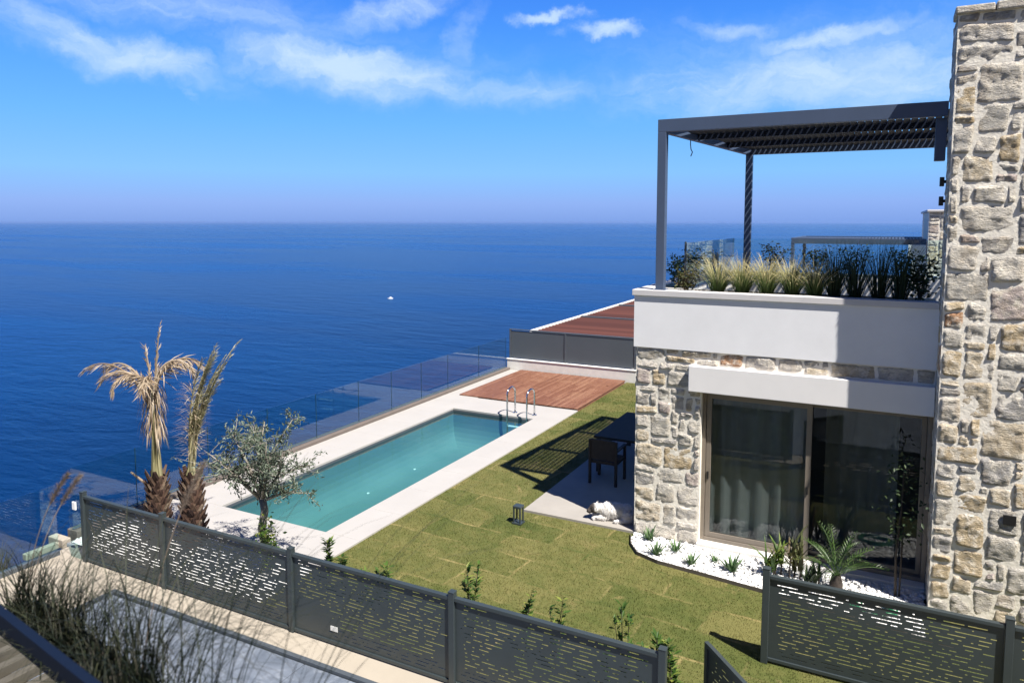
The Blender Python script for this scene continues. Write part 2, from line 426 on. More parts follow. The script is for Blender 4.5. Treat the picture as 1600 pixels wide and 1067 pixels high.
# lawn sheet (butts on coping, patio, bed)
mb = MB()
mb.add([(-7.25,6.42,0),(-.2,6.42,0),(-.2,10.98,0),(-3.53,10.98,0),(-5.52,10.98,0),(-5.52,21.6,0),(-7.25,21.6,0)], [(0,1,2,3,4,6),(4,5,6)])
mb.f = []; mb.f = [(0,1,2,4),(0,4,5,6)]
mb.add([(-.2,6.42,0),(5,6.42,0),(5,10.38,0),(-.2,10.38,0)], [(0,1,2,3)])
lawn = tag(mb.build('lawn', M['turf']), kind='structure')
mb = MB(); g2 = random.Random(3)
def bed_edge(x):   # front edge of the pebble bed
    pts = [(-3.55,10.9),(-3.44,10.55),(-3.25,10.28),(-2.9,10.14),(-2.2,10.06),(-1.4,9.96),(.6,9.62),(3,9.3)]
    for (a,b),(c,d) in zip(pts, pts[1:]):
        if a <= x <= c: return b+(d-b)*(x-a)/(c-a)
    return 99
def blades(n, x0, x1, y0, y1, size=1.):
    for _ in range(n):
        x = g2.uniform(x0,x1); y = g2.uniform(y0,y1)
        if x > -3.55 and y > bed_edge(x)-.02: continue
        a = g2.uniform(0,6.283); h = g2.uniform(.012,.030)*size; w = g2.uniform(.0025,.005)*size; l = g2.uniform(.1,.9)*h
        ca, sa = math.cos(a), math.sin(a); b = g2.uniform(0,6.283)
        mb.add([(x-ca*w,y-sa*w,0),(x+ca*w,y+sa*w,0),(x+math.cos(b)*l,y+math.sin(b)*l,h)], [(0,1,2)])
blades(62000, -7.24,-.2,6.42,10.96); blades(14000, -7.24,-5.53,10.96,16); blades(7000, -7.24,-5.53,16,21.5,1.4); blades(14000,-.2,2,6.42,9.6)
tag(mb.build('grass', M['turf_blades']), 'short patchy turf grass with straw coloured seams', 'grass', kind='stuff')

# patio slab beside the villa
mb = MB(); mb.box(-5.52,-3.535,10.985,19,-.1,.035); tag(mb.build('patio', M['patio']), kind='structure')

# near path, its dark edging and the marbled slabs beyond the fence
mb = MB()
mb.box(-11.1,6,5.98,6.62,-.3,.03); mb.box(-11.1,-9.22,1.0,5.98,-.3,.03)
tag(mb.build('path', M['beige']), kind='structure')
mb = MB(); mb.box(-9.22,6,5.92,5.98,-.3,.045); mb.box(-9.22,-9.15,1.0,5.92,-.3,.045); tag(mb.build('path_edging', M['anthracite']), kind='structure')
mb = MB()
for i in range(9):
    for j in range(3): mb.bbox(-9.145+i*1.7,-9.145+i*1.7+1.69, 4.22-j*1.7,4.22-j*1.7+1.69, -.3,.012,.006)
tag(mb.build('pavement', M['slab']), kind='structure')

# ------------------------------------------------------------------ pool
pool = thing('swimming_pool', 'long rectangular pool of teal water with pale stone coping', 'pool', (-9.13,12.5,0))
PX0,PX1,PY0,PY1 = -10.33,-7.95,8.72,16.35; WZ = -.06; FZ = -.92
mb = MB(); prof = [(0,-.015),(0,-.3)] + [(.45*(1-math.cos(math.pi/2*k/7)), -.35-(abs(FZ)-.35)*math.sin(math.pi/2*k/7)) for k in range(8)]
for (i_,z) in prof: mb.add([(PX0+i_,PY0+i_,z),(PX1-i_,PY0+i_,z),(PX1-i_,PY1-i_,z),(PX0+i_,PY1-i_,z)], [])
for k in range(len(prof)-1):
    for q in range(4): mb.f.append((4*k+q,4*k+(q+1)%4,4*k+4+(q+1)%4,4*k+4+q))
mb.f.append(tuple(4*(len(prof)-1)+q for q in range(4)))
mb.build('basin', M['tile'], pool)
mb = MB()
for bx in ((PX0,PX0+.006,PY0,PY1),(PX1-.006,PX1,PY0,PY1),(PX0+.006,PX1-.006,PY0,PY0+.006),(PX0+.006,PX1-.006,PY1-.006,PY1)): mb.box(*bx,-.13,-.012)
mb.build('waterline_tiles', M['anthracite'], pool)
mb = MB(); mb.box(PX0+.0065,PX1-.0065,PY0+.0065,PY1-.0065,WZ-.001,WZ); mb.f = [mb.f[1]]; mb.build('water', M['water'], pool)
mb = MB()
def slabs(x0,x1,y0,y1,nx,ny,z0=-.12,z1=.03):
    dx=(x1-x0)/nx; dy=(y1-y0)/ny
    for i in range(nx):
        for j in range(ny): mb.bbox(x0+i*dx+.0015,x0+(i+1)*dx-.0015,y0+j*dy+.0015,y0+(j+1)*dy-.0015,z0,z1,.004)
slabs(-11.36,PX0,PY0,21.6,1,11); slabs(PX1,-7.25,PY0,17.62,1,8); slabs(PX0,PX1,PY1,17.62,2,1); slabs(-11.36,-7.25,7.75,PY0,4,1)
mb.build('coping', M['coping'], pool)
for (x,y) in ((-10.05,12.32),(-10.05,14.07),(-10.18,15.94)):
    mb = MB(); mb.ell((x,y,FZ+.012),(.08,.08,.02),14,6); mb.build('pool_light', M['white_stone'], pool, True)
lad = thing('pool_ladder', 'chrome pool ladder with two arched handrails at the far pool end', 'ladder', (-8.3,16.45,.03))
for x in (-8.62,-8.06):
    pts = [(x,16.22,-1.0),(x,16.22,.1),(x,16.22,.55)]
    for k in range(9):
        a = math.pi*k/8; pts.append((x,16.44-.22*math.cos(a),.60+.16*math.sin(a)))
    pts += [(x,16.66,.3),(x,16.66,.03)]
    mb = MB(); mb.tube(pts, .022, 10); h = mb.build('handrail', M['steel'], lad, True)
    mb = MB(); mb.tube([(x,16.66,.03),(x,16.66,.05)], .06, 14); mb.build('flange', M['steel'], h)
for k in range(3):
    mb = MB(); mb.bbox(-8.60,-8.08,16.18,16.27,-.22-.27*k,-.19-.27*k,.008); mb.build('tread', M['white_paint'], lad)

# deck
mb = MB(); n = 38; x0,x1,y0,y1 = -10.95,-7.28,17.66,21.58
dw = (x1-x0)/n
g3 = random.Random(5)
for i in range(n):
    cut = sorted([y0] + [y0+(y1-y0)*g3.uniform(.15,.85) for _ in range(2)] + [y1])
    for a, b in zip(cut, cut[1:]):
        if b-a > .1: mb.bbox(x0+i*dw+.003,x0+(i+1)*dw-.003,a+.001,b-.001,.036,.062+g3.uniform(0,.003),.004)
mb.box(x0+.02,x1-.02,y0+.02,y1-.02,-.1,.034)
tag(mb.build('wooden_deck', M['deck']), 'reddish brown plank sun deck at the far end of the pool', 'deck')

# low white wall at the far end + grey privacy fence on it
mb = MB(); mb.bbox(-11.5,-6.95,21.62,21.85,-.3,.37,.01); mb.bbox(-11.52,-6.93,21.6,21.87,.37,.40,.006)
tag(mb.build('boundary_wall', M['white_stone']), 'low white rendered wall behind the wooden deck', 'wall')
pf = thing('privacy_fence', 'solid grey panel fence on the low white wall behind the deck', 'fence', (-9.2,21.74,.4))
for i,(a,b) in enumerate(((-11.38,-9.42),(-9.36,-7.05))):
    mb = MB(); mb.bbox(a,b,21.72,21.745,.43,1.34,.003); mb.build('panel', M['panel_grey'], pf)
for x in (-11.42,-9.39,-7.02):
    mb = MB(); mb.bbox(x-.03,x+.03,21.70,21.76,.40,1.37,.004); mb.build('post', M['anthracite'], pf)
mb = MB(); mb.bbox(-11.45,-6.99,21.70,21.765,1.372,1.40,.004); mb.build('top_rail', M['anthracite'], pf)

# neighbour's brown pergola just beyond that fence
npg = thing('slatted_pergola', 'low pergola roof of reddish brown slats beyond the grey fence', 'pergola', (-8.5,28,-2.2))
PZ = 1.27
for y in (22.45,26.9,31.4,35.9):
    mb = MB(); mb.bbox(-10.95,-4.6,y-.05,y+.05,PZ-.14,PZ+.01,.005); mb.build('cross_beam', M['panel_grey'], npg)
for x in (-10.99,-4.55):
    mb = MB(); mb.bbox(x-.04,x+.04,22.4,35.95,PZ-.15,PZ+.02,.005); mb.build('side_beam', M['white_stone'] if x<-8 else M['panel_grey'], npg)
mb = MB()
for k in range(46):
    y = 22.6+k*.29
    if min(abs(y-q) for q in (22.45,26.9,31.4,35.9)) < .1: continue
    mb.obox((-7.77,y,PZ-.06),(3.17,0,0),(0,.085*math.cos(.3),.085*math.sin(.3)),(0,-.012*math.sin(.3),.012*math.cos(.3)))
mb.build('slats', M['brown'], npg)
for x in (-10.95,-4.6):
    for y in (22.5,35.9):
        mb = MB(); mb.bbox(x-.05,x+.05,y-.05,y+.05,-2.2,PZ-.16,.005); mb.build('post', M['panel_grey'], npg)
mb = MB(); mb.box(-10.9,-4.5,22.5,36,-2.3,-2.17); tag(mb.build('terrace_paving', M['patio']), kind='structure')

# ------------------------------------------------------------------ glass railings
gr = thing('glass_railing', 'frameless clear glass railing along the sea side of the pool', 'railing', (-11.5,14,0))
mb = MB(); mb.bbox(-11.62,-11.365,6.8,21.6,-.3,.10,.01); mb.build('kerb', M['kerb'], gr)
ey = [6.82,7.95,9.45,10.95,12.4,13.88,15.2,16.56,17.92,19.73,21.55]
for a, b in zip(ey, ey[1:]):
    mb = MB(); mb.box(-11.505,-11.495,a+.008,b-.008,.07,1.12); gp = mb.build('glass_panel', M['glass'], gr)
    mb = MB(); mb.box(-11.506,-11.494,b-.0079,b-.001,.07,1.12); mb.build('panel_edge', M['glass_edge'], gp)
mb = MB(); mb.bbox(-11.53,-11.47,6.82,21.56,.10,.115,.003); mb.build('channel', M['anthracite'], gr)
gr2 = thing('glass_railing', 'short clear glass panel beside the sea end of the slotted fence', 'railing', (-10.6,6.35,0))
mb = MB(); mb.box(-10.75,-10.42,6.33,6.34,.03,1.02); mb.build('glass_panel', M['glass'], gr2)
mb = MB(); mb.bbox(-10.62,-10.54,6.30,6.325,.78,.90,.006); mb.build('clamp', M['white_paint'], gr2)
gr3 = thing('glass_railing', 'glass railing running towards the viewer at the left edge', 'railing', (-11,4,0))
for a, b in ((5.0,6.28),(3.6,4.98),(2.2,3.58)):
    mb = MB(); mb.box(-10.98,-10.97,a,b,.095,1.1); mb.build('glass_panel', M['glass'], gr3)
mb = MB(); mb.bbox(-11.02,-10.93,2.2,6.28,-.3,.10,.008); mb.build('channel', M['anthracite'], gr3)

# ------------------------------------------------------------------ rubble stone
def cells(x0,y0,x1,y1,r,unit):
    """interlocking rubble: random blocks packed on a fine grid whose nodes are then shaken"""
    nx = max(1,round((x1-x0)/unit)); ny = max(1,round((y1-y0)/unit)); dx = (x1-x0)/nx; dy = (y1-y0)/ny
    free = [[True]*ny for _ in range(nx)]; sh = r.uniform(0,99)
    def node(i,j):
        ux = noise.noise((i*.9+sh,j*.9,sh))*.30*dx + noise.noise((i*7.3,j*5.1,sh))*.12*dx
        uy = noise.noise((i*.9,j*.9+sh,sh+7))*.34*dy + noise.noise((i*5.7,j*6.9,sh+3))*.12*dy
        if i in (0,nx): ux = 0
        if j in (0,ny): uy = 0
        return (x0+i*dx+ux, y0+j*dy+uy)
    kinds = [(4,4),(5,3),(4,3),(3,3),(3,4),(3,2),(4,2),(5,2),(2,2),(2,3),(3,1),(4,1),(2,1),(1,2),(1,1)]
    wts = [2.2,1.6,3.2,3.6,1.8,3.4,3.4,1.2,2.4,1.2,2.0,1.2,1.6,.6,.4]
    out = []
    for j in range(ny):
        for i in range(nx):
            if not free[i][j]: continue
            fit = []
            for (w,h),q in zip(kinds,wts):
                if i+w <= nx and j+h <= ny and all(free[i+a][j+b_] for a in range(w) for b_ in range(h)): fit.append(((w,h),q))
            w,h = r.choices([f[0] for f in fit],[f[1] for f in fit])[0]
            for a in range(w):
                for b_ in range(h): free[i+a][j+b_] = False
            out.append((node(i,j),node(i+w,j),node(i+w,j+h),node(i,j+h),min(w,h)))
    return out
def stones(mb, rects, fmap, r, depth=.021, unit=.118):
    for rc in rects:
        for (A,B_,C_,D_,sz) in cells(*rc, r, unit):
            cx = (A[0]+B_[0]+C_[0]+D_[0])/4; cy = (A[1]+B_[1]+C_[1]+D_[1])/4; g = r.uniform(.009,.014); cut = .045 if sz > 1 else .015
            P = []
            for q in (A,B_,C_,D_):
                k = r.random()**3*cut
                P.append((q[0]+math.copysign(g,cx-q[0])+(cx-q[0])*k, q[1]+math.copysign(g,cy-q[1])+(cy-q[1])*k))
            W_ = (B_[0]-A[0]+C_[0]-D_[0])/2; H_ = (D_[1]-A[1]+C_[1]-B_[1])/2
            nu = max(7,min(22,int(W_/.022))); nv = max(7,min(20,int(H_/.022)))
            hh = depth*r.uniform(.55,1.15); tx, ty = r.uniform(-.010,.010), r.uniform(-.012,.012); sd = r.uniform(0,100)
            vs = []; fs = []; ex = r.uniform(6,18); rough = r.uniform(.7,1.5)
            for q in range(nv+1):
                for p in range(nu+1):
                    s, t = p/nu*2-1, q/nv*2-1
                    k = (abs(s)**ex+abs(t)**ex)**(1/ex); mx = max(abs(s),abs(t))
                    s2, t2 = (s*mx/k, t*mx/k) if k > 1e-6 else (s, t)
                    uu, vv = (s2+1)/2, (t2+1)/2
                    x = (P[0][0]*(1-uu)+P[1][0]*uu)*(1-vv)+(P[3][0]*(1-uu)+P[2][0]*uu)*vv
                    y = (P[0][1]*(1-uu)+P[1][1]*uu)*(1-vv)+(P[3][1]*(1-uu)+P[2][1]*uu)*vv
                    e = max(0, 1-mx**8)
                    nz = noise.fractal((x*6+sd,y*7,sd), 1.0, 2.0, 4); n2 = noise.noise((x*24+sd,y*38,sd))
                    x += noise.noise((x*13,y*13,sd))*.012*mx; y += noise.noise((x*13,y*13,sd+9))*.012*mx
                    z = -.006 + hh*e**.45 + max(-.007,(nz*.016+n2*.006)*rough)*min(1,e*3) + (tx*s+ty*t)*e
                    vs.append(fmap(x,y,z))
            for q in range(nv):
                for p in range(nu):
                    i = q*(nu+1)+p; fs.append((i,i+1,i+nu+2,i+nu+1))
            mb.add(vs, fs)

# ------------------------------------------------------------------ villa
villa = thing('villa', 'stone and white plaster villa with a roof terrace beside the lawn', 'house', (-1.5,13,0))
YF = 11.0
r = random.Random(21)
mb = MB(); stones(mb, [(-3.54,.0,-2.5,2.45),(-3.54,2.45,-2.68,2.84)], lambda x,y,z: (x, YF-z, y), r)
stones(mb, [(-3.54,2.84,.58,3.05)], lambda x,y,z: (x, YF-z, y), r)
stones(mb, [(11.0,.0,11.6,3.05)], lambda x,y,z: (-3.54-z, x, y), r)
sw = mb.build('stone_wall', M['stone'], villa, True)
mb = MB()
mb.box(-3.535,-2.5,YF+.001,11.45,0,3.05)                    # pier
mb.box(-2.5,.58,YF+.001,11.45,2.45,3.05)                    # above the door
mb.box(-3.535,-3.2,11.45,18.5,0,3.05)                       # side wall
mb.build('mortar_bed', M['mortar'], sw)
# white band, cap, terrace
mb = MB(); mb.box(-3.57,.58,10.965,11.1,3.052,3.86); mb.box(-3.57,-3.44,11.1,16.3,3.052,3.86); mb.box(-3.44,4.2,16.17,16.3,3.052,3.86)
mb.build('parapet', M['plaster'], villa)
mb = MB(); mb.bbox(-3.60,.575,10.935,11.17,3.86,3.95,.006); mb.bbox(-3.60,-3.36,11.17,16.32,3.86,3.95,.006); mb.bbox(-3.36,4.2,16.1,16.33,3.86,3.95,.006)
mb.build('parapet_cap', M['cap'], villa)
mb = MB(); mb.box(-3.44,4.2,11.1,16.17,3.052,3.56); mb.build('terrace_floor', M['terrace_tile'], villa)
mb = MB(); mb.box(-3.36,.56,11.66,11.72,3.561,3.93); mb.box(-3.02,-2.96,11.72,15.6,3.561,3.93); mb.box(-2.96,4.2,15.55,15.61,3.561,3.93); mb.build('planter_wall', M['white_stone'], villa)
mb = MB(); mb.box(-3.36,.56,11.17,11.66,3.561,3.88); mb.box(-3.36,-3.02,11.66,16.1,3.561,3.88); mb.box(-3.02,4.2,15.61,16.1,3.561,3.88); mb.build('planter_soil', M['soil'], villa)
mb = MB(); mb.bbox(-2.68,.575,10.885,10.999,2.44,2.835,.01); mb.build('lintel', M['lintel'], villa)
# tower
r = random.Random(5)
TX, TY, TT = .585, 10.37, 7.46
mb = MB(); stones(mb, [(TX,0,4.2,TT)], lambda x,y,z: (x, TY-z, y), r)
stones(mb, [(TY,0,11.14,TT)], lambda x,y,z: (TX-z*.5, TY+11.14-x, y), r, .02)
tw = mb.build('stone_tower', M['stone'], villa, True)
mb = MB(); mb.box(TX+.001,4.2,TY+.001,11.14,0,TT); mb.build('mortar_bed', M['mortar'], tw)
# rough coping stones on the tower
mb = MB(); r = random.Random(9); x = TX-.03
while x < 4.2:
    w = r.uniform(.25,.6); mb.bbox(x,x+w-.012,TY-.05,TY+.4,TT-.005,TT+.075+r.uniform(0,.03),.018); x += w
mb.build('tower_coping', M['stone'], villa)
mb = MB(); mb.box(1.325,1.46,10.33,10.355,.78+.56,.90+.56); mb.build('wall_light_niche', M['black'], villa)
# sill + sliding door
mb = MB(); mb.bbox(-2.52,.57,10.93,11.3,-.05,.075,.006); mb.build('door_sill', M['white_stone'], villa)
def frame(mb, x0,x1,z0,z1,y0,y1,w):
    mb.bbox(x0,x0+w,y0,y1,z0,z1,.004); mb.bbox(x1-w,x1,y0,y1,z0,z1,.004)
    mb.bbox(x0+w,x1-w,y0,y1,z0,z0+w,.004); mb.bbox(x0+w,x1-w,y0,y1,z1-w,z1,.004)
mb = MB(); frame(mb, -2.5,.575,.076,2.449,11.10,11.26,.055); fr = mb.build('door_frame', M['frame_taupe'], villa)
mb = MB(); frame(mb, -2.44,-.93,.135,2.39,11.12,11.165,.075); sash = mb.build('sliding_door', M['frame_taupe'], villa)
mb = MB(); mb.box(-2.364,-1.006,11.138,11.146,.211,2.314); mb.build('glass_pane', M['window_glass'], sash)
for hx in (-2.42,-.985):
    mb = MB(); mb.bbox(hx,hx+.03,11.095,11.119,1.05,1.17,.006); mb.build('handle', M['black'], sash)
mb = MB(); frame(mb, -1.0,.515,.135,2.39,11.19,11.235,.06); sash2 = mb.build('sliding_door', M['frame_taupe'], villa)
mb = MB(); mb.box(-.939,.454,11.208,11.216,.196,2.329); mb.build('glass_pane', M['window_glass'], sash2)
# room behind
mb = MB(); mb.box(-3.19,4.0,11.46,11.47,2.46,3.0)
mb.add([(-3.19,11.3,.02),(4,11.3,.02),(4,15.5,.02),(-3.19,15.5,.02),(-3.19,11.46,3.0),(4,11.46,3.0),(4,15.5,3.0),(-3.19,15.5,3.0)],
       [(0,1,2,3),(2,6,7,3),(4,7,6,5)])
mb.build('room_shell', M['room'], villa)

def curtain(x0,x1,y,z0,z1,label):
    mb = MB(); n = int((x1-x0)/.012); r = random.Random(int((x0+9)*100)); ph = 0; vs = []; fs = []
    for i in range(n+1):
        ph += r.uniform(.25,.75)*.55
        x = x0+(x1-x0)*i/n
        for k in range(2):
            vs.append((x, y+math.sin(ph)*.026*(1 if k else .85), z0 if k else z1))
        if i: fs.append((2*i-2,2*i-1,2*i+1,2*i))
    mb.add(vs, fs)
    return tag(mb.build('curtain', M['curtain'], None, True), label, 'curtain')
curtain(-2.4,-.95,11.30,.05,2.36,'pale pleated curtain behind the left sliding glass door')
curtain(-.8,.2,11.95,.05,2.36,'dim pleated curtain behind the right glass door by the stone tower')

# ------------------------------------------------------------------ terrace pergola
pg = thing('pergola', 'blue grey metal louvred pergola standing on the villa roof terrace', 'pergola', (-1.4,13.4,3.95))
pm = M['pergola_metal']; PX, PYA, PYB, PB, PT = -3.26, 11.04, 15.85, 6.36, 6.55
PYB = 15.66; RX = -2.74; sk = (RX-PX)/(PYB-PYA)
def leftx(y): return PX+sk*(y-PYA)
for (a,b,c,d,nm) in ((PX,.57,PYA,PYA+.09,'front_beam'),(RX,3.5,PYB-.09,PYB,'rear_beam'),(3.41,3.5,11.25,PYB-.09,'side_beam')):
    mb = MB(); mb.bbox(a,b,c,d,PB,PT,.004); mb.build(nm, pm, pg)
mb = MB(); mb.bar((leftx(PYA+.09)+.045,PYA+.09,(PB+PT)/2),(leftx(PYB-.09)+.045,PYB-.09,(PB+PT)/2),.09,PT-PB-.002); mb.build('side_beam', pm, pg)
for y in (12.56,14.10):
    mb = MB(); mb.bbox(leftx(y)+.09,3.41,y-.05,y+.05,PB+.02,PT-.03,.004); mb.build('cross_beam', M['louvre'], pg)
mb = MB(); x = PX+.07; ang = R(20)
while x < 3.36:
    for (a,b) in ((PYA+.09,12.51),(12.61,14.05),(14.15,PYB-.09)):
        if x > .5: a = max(a, 11.2)
        b = min(b, PYA+(x-.05-PX)/sk)
        if b-a < .04: continue
        mb.obox((x,(a+b)/2,PB+.11),(.045*math.cos(ang),0,.045*math.sin(ang)),(0,(b-a)/2-.002,0),(-.006*math.sin(ang),0,.006*math.cos(ang)))
    x += .1
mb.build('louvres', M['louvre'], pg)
for (x,y,z) in ((PX+.065,PYA+.065,3.95),(RX+.065,PYB-.065,3.562),(3.435,PYB-.065,3.562)):
    mb = MB(); mb.bbox(x-.065,x+.065,y-.065,y+.065,z,PB,.005); p = mb.build('post', pm, pg)
    mb = MB(); mb.bbox(x-.095,x+.095,y-.095,y+.095,z,z+.012,.003); mb.build('base_plate', pm, p)
mb = MB(); mb.bbox(.44,.565,11.14,11.3,5.80,6.35,.006); mb.build('motor_box', pm, pg)
mb = MB(); q = Vector((PX+.19,12.3,PB))
mb.tube([q,q+Vector((.0,0,-.08)),q+Vector((.01,0,-.16)),q+Vector((.03,.02,-.2)),q+Vector((.0,.03,-.27))], .008, 6)
tag(mb.build('cable', M['black']), 'short black cable hanging from the terrace pergola side beam', 'cable')
for z, lb in ((5.52,'small black wall lamp on the stone tower, upper of two'),(5.27,'small black wall lamp on the stone tower, lower of two')):
    w = thing('wall_lamp', lb, 'lamp', (TX-.02,11.06,z), 'wall lamps on the stone tower')
    mb = MB(); mb.bbox(TX-.075,TX-.022,11.03,11.10,z-.06,z+.06,.006); mb.build('shade', M['black'], w)
    mb = MB(); mb.bbox(TX-.022,TX+.0,11.05,11.08,z-.02,z+.02,.004); mb.build('bracket', M['black'], w)
tr = thing('glass_railing', 'frameless glass railing round the roof terrace behind the ornamental grasses', 'railing', (-1.4,13.6,3.95))
for (a,b) in ((11.85,13.2),(13.22,14.55),(14.57,15.9)):
    mb = MB(); mb.box(-3.0,-2.99,a,b,3.93,4.66); mb.build('glass_panel', M['glass'], tr)
for (a,b) in ((-2.97,-1.8),(-1.78,-.6),(-.58,.55),(.57,1.7),(1.72,2.9)):
    mb = MB(); mb.box(a,b,15.58,15.59,3.93,4.66); mb.build('glass_panel', M['glass'], tr)
mb = MB(); mb.bbox(-3.01,-2.98,11.80,11.835,3.93,4.68,.004); mb.build('post', M['anthracite'], tr)

# terrace plants
def grass_clump(name, label, cat, loc, n, L, mat, group, seed, lean=.55, droop=1.0, w=.007, spread=.08, seg=5):
    r = random.Random(seed); mb = MB()
    for _ in range(n):
        a = r.uniform(0,6.283); s = spread*math.sqrt(r.random())
        mb.blade((loc[0]+math.cos(a)*s, loc[1]+math.sin(a)*s, loc[2]), (math.cos(a+r.uniform(-.6,.6)), math.sin(a+r.uniform(-.6,.6))),
                 L*r.uniform(.55,1.1), r.uniform(0,lean), droop*r.uniform(.3,1.2), w*r.uniform(.6,1.3), seg)
    t = MB(); t.v = [(x-loc[0],y-loc[1],z-loc[2]) for x,y,z in mb.v]; t.f = mb.f; t.t = mb.t
    o = t.build(name, mat); o.location = loc
    return tag(o, label, cat, group)
GG = 'ornamental grasses in the terrace planter'
xs_ = [-2.37,-2.02,-1.66,-1.30,-.98]
lb = ['straw tipped grass clump nearest the terrace pergola post','second straw tipped grass clump from the pergola post','middle straw tipped grass clump of five in the terrace planter','widest straw tipped grass clump, fourth from the pergola post','straw tipped grass clump next to the dark shaded grasses']
for i, x in enumerate(xs_):
    grass_clump('ornamental_grass', lb[i], 'grass', (x, 11.4+.03*(i%2), 3.88), 330, .70, M['grass_straw'], GG, 40+i, .58, 1.6, .010, .08, 6)
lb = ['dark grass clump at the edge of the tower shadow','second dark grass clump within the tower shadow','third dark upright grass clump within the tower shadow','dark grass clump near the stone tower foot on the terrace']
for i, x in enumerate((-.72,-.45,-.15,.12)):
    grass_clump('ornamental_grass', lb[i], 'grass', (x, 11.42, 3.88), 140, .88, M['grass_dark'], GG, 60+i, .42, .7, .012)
def bush(name, label, cat, loc, rad, n, mat, seed, leafL=.06, leafw=.03, group=None, stems=5, hgt=None):
    r = random.Random(seed); t = thing(name, label, cat, loc, group)
    mb = MB(); st = MB(); hgt = hgt or rad[2]*2
    tips = []
    for k in range(stems):
        a = r.uniform(0,6.28); q = r.uniform(.3,.9)
        tip = Vector((loc[0]+math.cos(a)*rad[0]*q, loc[1]+math.sin(a)*rad[1]*q, loc[2]+hgt*r.uniform(.7,1)))
        st.tube([loc, Vector(loc).lerp(tip,.5)+Vector((r.uniform(-.03,.03),r.uniform(-.03,.03),.02)), tip], [.009,.006,.003], 5); tips.append(tip)
    for _ in range(n):
        tp = r.choice(tips); f = r.uniform(.25,1.05)
        p = Vector(loc).lerp(tp, f) + Vector((r.gauss(0,.3)*rad[0], r.gauss(0,.3)*rad[1], r.gauss(0,.18)*rad[2]))
        p.z = max(p.z, loc[2]+.03)
        d = Vector((r.gauss(0,1),r.gauss(0,1),r.uniform(-.2,1.2)))
        mb.leaf(p, d, (r.gauss(0,1),r.gauss(0,1),r.gauss(0,1)+.8), leafL*r.uniform(.6,1.3), leafw*r.uniform(.7,1.2))
    mb.build('foliage', mat, t); st.build('stem', M['bark_dark'], t)
    return t
bush('shrub','small yellow green shrub at the foot of the terrace pergola post','shrub',(-2.88,11.38,3.88),(.22,.16,.2),420,M['leaf_red'],71,.055,.03)
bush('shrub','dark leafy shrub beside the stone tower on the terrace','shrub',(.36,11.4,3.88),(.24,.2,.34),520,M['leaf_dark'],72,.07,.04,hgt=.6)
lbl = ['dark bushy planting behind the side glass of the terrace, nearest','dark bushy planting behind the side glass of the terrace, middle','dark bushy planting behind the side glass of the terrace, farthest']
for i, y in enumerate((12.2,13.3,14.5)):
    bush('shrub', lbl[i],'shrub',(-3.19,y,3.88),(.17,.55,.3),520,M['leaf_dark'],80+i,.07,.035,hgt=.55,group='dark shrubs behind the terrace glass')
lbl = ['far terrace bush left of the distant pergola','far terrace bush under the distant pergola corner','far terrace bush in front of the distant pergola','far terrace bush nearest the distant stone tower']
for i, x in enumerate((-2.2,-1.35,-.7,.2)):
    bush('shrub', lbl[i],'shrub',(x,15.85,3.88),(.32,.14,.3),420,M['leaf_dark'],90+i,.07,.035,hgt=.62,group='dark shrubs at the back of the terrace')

# ------------------------------------------------------------------ the next villa, far behind
fv = thing('villa', 'distant villa with stone tower seen over the terrace', 'house', (1,38,-2.2))
r = random.Random(31); mb = MB(); stones(mb, [(1.34,2.4,3.2,5.42)], lambda x,y,z: (x, 36-z, y), r, .03, .13)
sw = mb.build('stone_tower', M['stone'], fv, True)
mb = MB(); mb.box(1.341,5,36.001,44,-2.2,5.42); mb.build('mortar_bed', M['mortar'], sw)
mb = MB(); mb.bbox(1.25,5.1,35.9,44.1,5.42,5.52,.02); mb.build('tower_coping', M['cap'], fv)
mb = MB(); mb.box(-4.6,1.33,36.6,44,-2.2,1.6); mb.box(-4.6,1.33,36.5,36.75,1.6,2.5); mb.build('parapet', M['plaster'], fv)
mb = MB(); mb.bbox(.6,1.3,36.3,36.5,3.4,4.0,.02); mb.bbox(.75,1.3,36.2,36.5,2.6,3.3,.02); mb.build('chimney', M['plaster'], fv)
fp = thing('pergola', 'distant dark pergola in front of the far stone tower', 'pergola', (-1.4,40,2.5))
for (a,b,c,d,nm) in ((-4.3,1.3,36.8,36.95,'front_beam'),(-4.3,1.3,42.0,42.15,'rear_beam'),(-4.3,-4.15,36.95,42.0,'side_beam')):
    mb = MB(); mb.box(a,b,c,d,3.98,4.25); mb.build(nm, M['pergola_metal'], fp)
mb = MB(); x = -4.1
while x < 1.25: mb.box(x,x+.09,36.96,41.99,4.1,4.2); x += .15
mb.build('louvres', M['pergola_metal'], fp)
for y in (36.88,42.08):
    mb = MB(); mb.box(-4.3,-4.16,y-.07,y+.07,2.5,3.98); mb.build('post', M['pergola_metal'], fp)
mb = MB(); mb.box(.9,1.3,36.85,37.2,3.0,3.98); mb.build('motor_box', M['anthracite'], fp)

